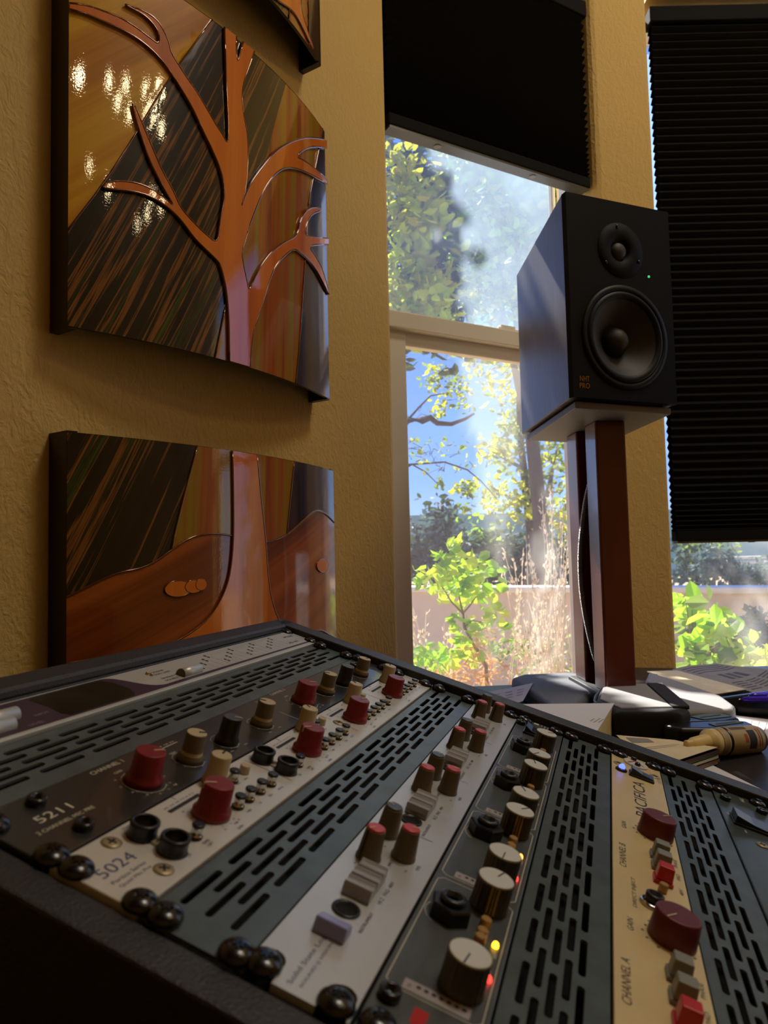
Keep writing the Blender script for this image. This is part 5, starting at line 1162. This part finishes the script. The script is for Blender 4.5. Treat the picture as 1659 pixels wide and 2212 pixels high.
# dry grasses
def grass(label, tops, bases, y, n, group='dry grasses outside'):
    sm = []; sd = MB(); bx = sum((pt(px, 1500, y) for px in bases), V()) / len(bases); bx.z = GZ
    for i in range(n):
        t_ = R.choice(tops); a = pt(t_[0] + R.uniform(-16, 16), t_[1] + R.uniform(-16, 16), y + R.uniform(-.2, .2)); bs = pt(R.choice(bases) + R.uniform(-14, 14), 1500, y); bs.z = GZ
        m_ = bs.lerp(a, .6) + V((R.uniform(-.05, .05), 0, .06)); sm.append(limb([bs, m_, a], .0028, .0012, 4)); d_ = (a - m_).normalized()
        for k in range(16):
            p = a - d_ * R.uniform(0, .20) + V((R.gauss(0, .008), R.gauss(0, .008), R.gauss(0, .008))); sd.add(leaf_verts(p, (d_ + rdir() * .6), rdir(), .020, .008), [(0, 1, 2, 3), (0, 3, 4, 5)])
    plant('dry_grass', label, 'grass', bx, [('stalks', join(*sm), 'bark_pale'), ('seed_heads', sd, ['seed'])], group)
grass('tall dry grass with tan seed heads beside the speaker stand', [(1090, 1190), (1120, 1180), (1150, 1170), (1200, 1190), (1225, 1140), (1215, 1230), (1180, 1165), (1130, 1200), (1100, 1210), (1190, 1050), (1170, 1080), (1225, 1080), (1225, 1200), (1150, 1230)], [1130, 1160, 1190, 1215], 3.1, 26)
grass('haze of pinkish dry grass low in the lower pane', [(1100, 1300), (1130, 1290), (1160, 1310), (1190, 1290), (1215, 1320), (1120, 1350), (1170, 1360), (1200, 1370), (1090, 1340)], [1100, 1140, 1180, 1220], 3.3, 28)
grass('few thin dry stalks at the left of the rose bush', [(905, 1330), (955, 1345), (985, 1355), (895, 1300), (935, 1390)], [900, 940, 965, 975], 3.0, 12)
wd = cl([(1040, 1380), (1030, 1400), (1045, 1360), (1010, 1430), (1030, 1450), (990, 1450), (1060, 1430), (960, 1460), (1000, 1475), (1040, 1465), (1085, 1450), (930, 1455)], 2.85, .05, 40); bb = at_y(1030, 1480, 2.85); bb.z = GZ
plant('dry_weed', 'rusty orange weeds at the foot of the rose bush', 'weed', bb, [('stem', limb([bb, pt(1035, 1420, 2.85)], .006, .002), 'bark_pale'), ('tufts', leaves(wd, .03, .008, mats=[0]), ['rust'])])
wd = cl([(R.uniform(1060, 1235), R.uniform(1380, 1470)) for _ in range(18)], 3.5, .07, 26); bb = at_y(1150, 1480, 3.5); bb.z = GZ
plant('dry_weed', 'pale tangle of low weeds under the dry grass', 'weed', bb, [('stem', limb([bb, pt(1150, 1440, 3.5)], .006, .002), 'bark_pale'), ('tufts', leaves(wd, .045, .016, mats=[0, 1]), ['seed', 'leaf_mid'])])
# leafy shrub under the right window
Y6 = 2.9
sp_ = [(1480, 1292), (1505, 1305), (1530, 1320), (1495, 1318), (1500, 1335), (1520, 1345), (1545, 1350), (1570, 1342), (1590, 1362), (1605, 1372), (1560, 1360), (1540, 1372), (1515, 1365), (1480, 1350), (1485, 1375), (1530, 1400), (1555, 1410), (1510, 1395), (1580, 1380), (1600, 1390), (1490, 1420), (1500, 1440), (1480, 1400), (1520, 1430)]
bb = at_y(1510, 1500, Y6); bb.z = GZ
lb = leaves(cl(sp_, Y6, .045, 9), .075, .05, .5, mats=[0, 1, 2]); sb = join(*[limb([bb, pt(1500, 1420, Y6).lerp(pt(x, y_, Y6), .4), pt(x, y_, Y6)], .005, .002, 5) for x, y_ in sp_[::3]])
plant('leafy_shrub', 'lime green large-leaved shrub just outside the right window', 'shrub', bb, [('stems', sb, 'stem'), ('foliage', lb, ['leaf_lime', 'leaf_bright', 'leaf_mid'])])
sp_ = [(1620, 1410), (1640, 1398), (1655, 1405), (1590, 1425), (1610, 1440), (1640, 1435), (1665, 1430), (1580, 1440), (1630, 1448), (1670, 1400)]; bb = at_y(1630, 1500, 2.7); bb.z = GZ
lb = leaves(cl(sp_, 2.7, .035, 6), .06, .045, .5, mats=[0, 1]); sb = join(*[limb([bb, pt(x, y_, 2.7)], .004, .002, 5) for x, y_ in sp_[::3]])
plant('leafy_shrub', 'low yellow-green sprig at the bottom right of the right window', 'shrub', bb, [('stems', sb, 'stem'), ('foliage', lb, ['leaf_lime', 'leaf_yellow'])])
shrub('small dark bush in front of the garden wall at the right', [(1625, 1345), (1640, 1335), (1620, 1370), (1645, 1365), (1655, 1385), (1630, 1395)], 4.0, .07, 60, .05, ['leaf_blue', 'leaf_dark'], group='bushes in front of the garden wall')

hs = [((R.uniform(2.9, 4.4), R.uniform(2.2, 2.7), R.uniform(.2, 2.2)), .32, 60) for _ in range(32)]  # unseen hedge, added to turn the reflection in the lower panel green
plant('hedge', 'green hedge added outside, seen only mirrored in the lower tree panel', 'hedge', (3.6, 2.45, GZ), [('stem', limb([V((3.6, 2.45, GZ)), V((3.6, 2.45, 1))], .06, .02), 'bark'), ('foliage', leaves(hs, .14, .08, mats=[0, 1]), ['leaf_bright', 'leaf_mid'])])
# ------------------------------------------------------------------ light
sc = bpy.context.scene
wd_ = bpy.data.worlds.new('sky'); sc.world = wd_; wd_.use_nodes = True; nt = wd_.node_tree; nt.nodes.clear()
o_ = nt.nodes.new('ShaderNodeOutputWorld'); bg = nt.nodes.new('ShaderNodeBackground'); tc = nt.nodes.new('ShaderNodeTexCoord'); sx_ = nt.nodes.new('ShaderNodeSeparateXYZ'); rp = nt.nodes.new('ShaderNodeValToRGB')
e = rp.color_ramp.elements; e[0].position = 0.0; e[0].color = (.50, .68, .95, 1); e[1].position = .75; e[1].color = (.08, .24, .82, 1)
m_ = e.new(.10); m_.color = (.25, .47, .95, 1); m_ = e.new(.32); m_.color = (.12, .30, .93, 1)
nt.links.new(tc.outputs['Generated'], sx_.inputs[0]); nt.links.new(sx_.outputs['Z'], rp.inputs[0]); nt.links.new(rp.outputs[0], bg.inputs[0]); nt.links.new(bg.outputs[0], o_.inputs[0]); bg.inputs[1].default_value = SKY = 0.8
def light(name, kind, loc, energy, col=(1, 1, 1), **kw):
    l = bpy.data.lights.new(name, kind); l.energy = energy; l.color = col
    for a, b_ in kw.items(): setattr(l, a, b_)
    o = bpy.data.objects.new(name, l); C.objects.link(o); o.location = loc; return o
s_dir = V((-.30, .954, 1.06)).normalized()
so = light('sun', 'SUN', (-6, 8, 10), 8.0, (1, .95, .86), angle=math.radians(.6)); so.rotation_euler = (-s_dir).to_track_quat('-Z', 'Y').to_euler()
# added unseen warm point lights, placed so their reflections make the artwork glints
for i, (x, y, z, e_) in enumerate([(1.05, .06, 2.74, 2.2), (1.14, .26, 2.74, 1), (1.19, .38, 2.74, 1), (1.25, .53, 2.74, 1), (1.26, .65, 2.74, 1), (1.27, .28, 2.74, 1), (1.36, .35, 2.74, 1), (1.40, .57, 2.74, 1), (1.35, .53, 2.70, .6), (1.50, .62, 2.74, 1), (1.62, -.16, 2.74, .8), (1.82, -.05, 2.72, 1), (2.02, .40, 2.74, 1), (2.08, .50, 2.72, 1), (2.10, .32, 2.70, .9), (2.1, .20, 2.66, .6)]):
    light('glint_light', 'POINT', (x, y, z), 0.5 * e_, (1, .76, .42), shadow_soft_size=.022)

ol = light('overhead_fill', 'AREA', (1.3, .9, 3.6), 10, (1, .92, .78), shape='DISK', size=.6)  # added overhead fill that brightens the room, out of view
# ------------------------------------------------------------------ camera
cam = bpy.data.cameras.new('camera'); co_ = bpy.data.objects.new('camera', cam); C.objects.link(co_)
cam.sensor_fit = 'VERTICAL'; cam.sensor_height = 36.0; cam.lens = 36.0 * F / 2212.0; cam.clip_start = .02; cam.clip_end = 200
cr = rt * 1.0; cu_ = -to_world(V((0, 1, 0))) ; 
X_ = to_world(V((1, 0, 0))); Y_ = to_world(V((0, -1, 0))); Z_ = to_world(V((0, 0, -1)))
co_.matrix_world = Matrix(((X_.x, Y_.x, Z_.x, 0), (X_.y, Y_.y, Z_.y, 0), (X_.z, Y_.z, Z_.z, ZC), (0, 0, 0, 1)))
cam.dof.use_dof = True; cam.dof.focus_distance = .80; cam.dof.aperture_fstop = 13.0
sc.camera = co_
vs = sc.view_settings; sc.display_settings.display_device = 'sRGB'; vs.view_transform = 'Standard'; vs.look = 'None'; vs.exposure = 1.05; vs.gamma = 1.0; vs.use_curve_mapping = False
cy = sc.cycles; cy.use_denoising = True; cy.max_bounces = 8; cy.diffuse_bounces = 4; cy.glossy_bounces = 4; cy.transparent_max_bounces = 16; cy.caustics_reflective = False; cy.caustics_refractive = False; cy.sample_clamp_indirect = 4.0
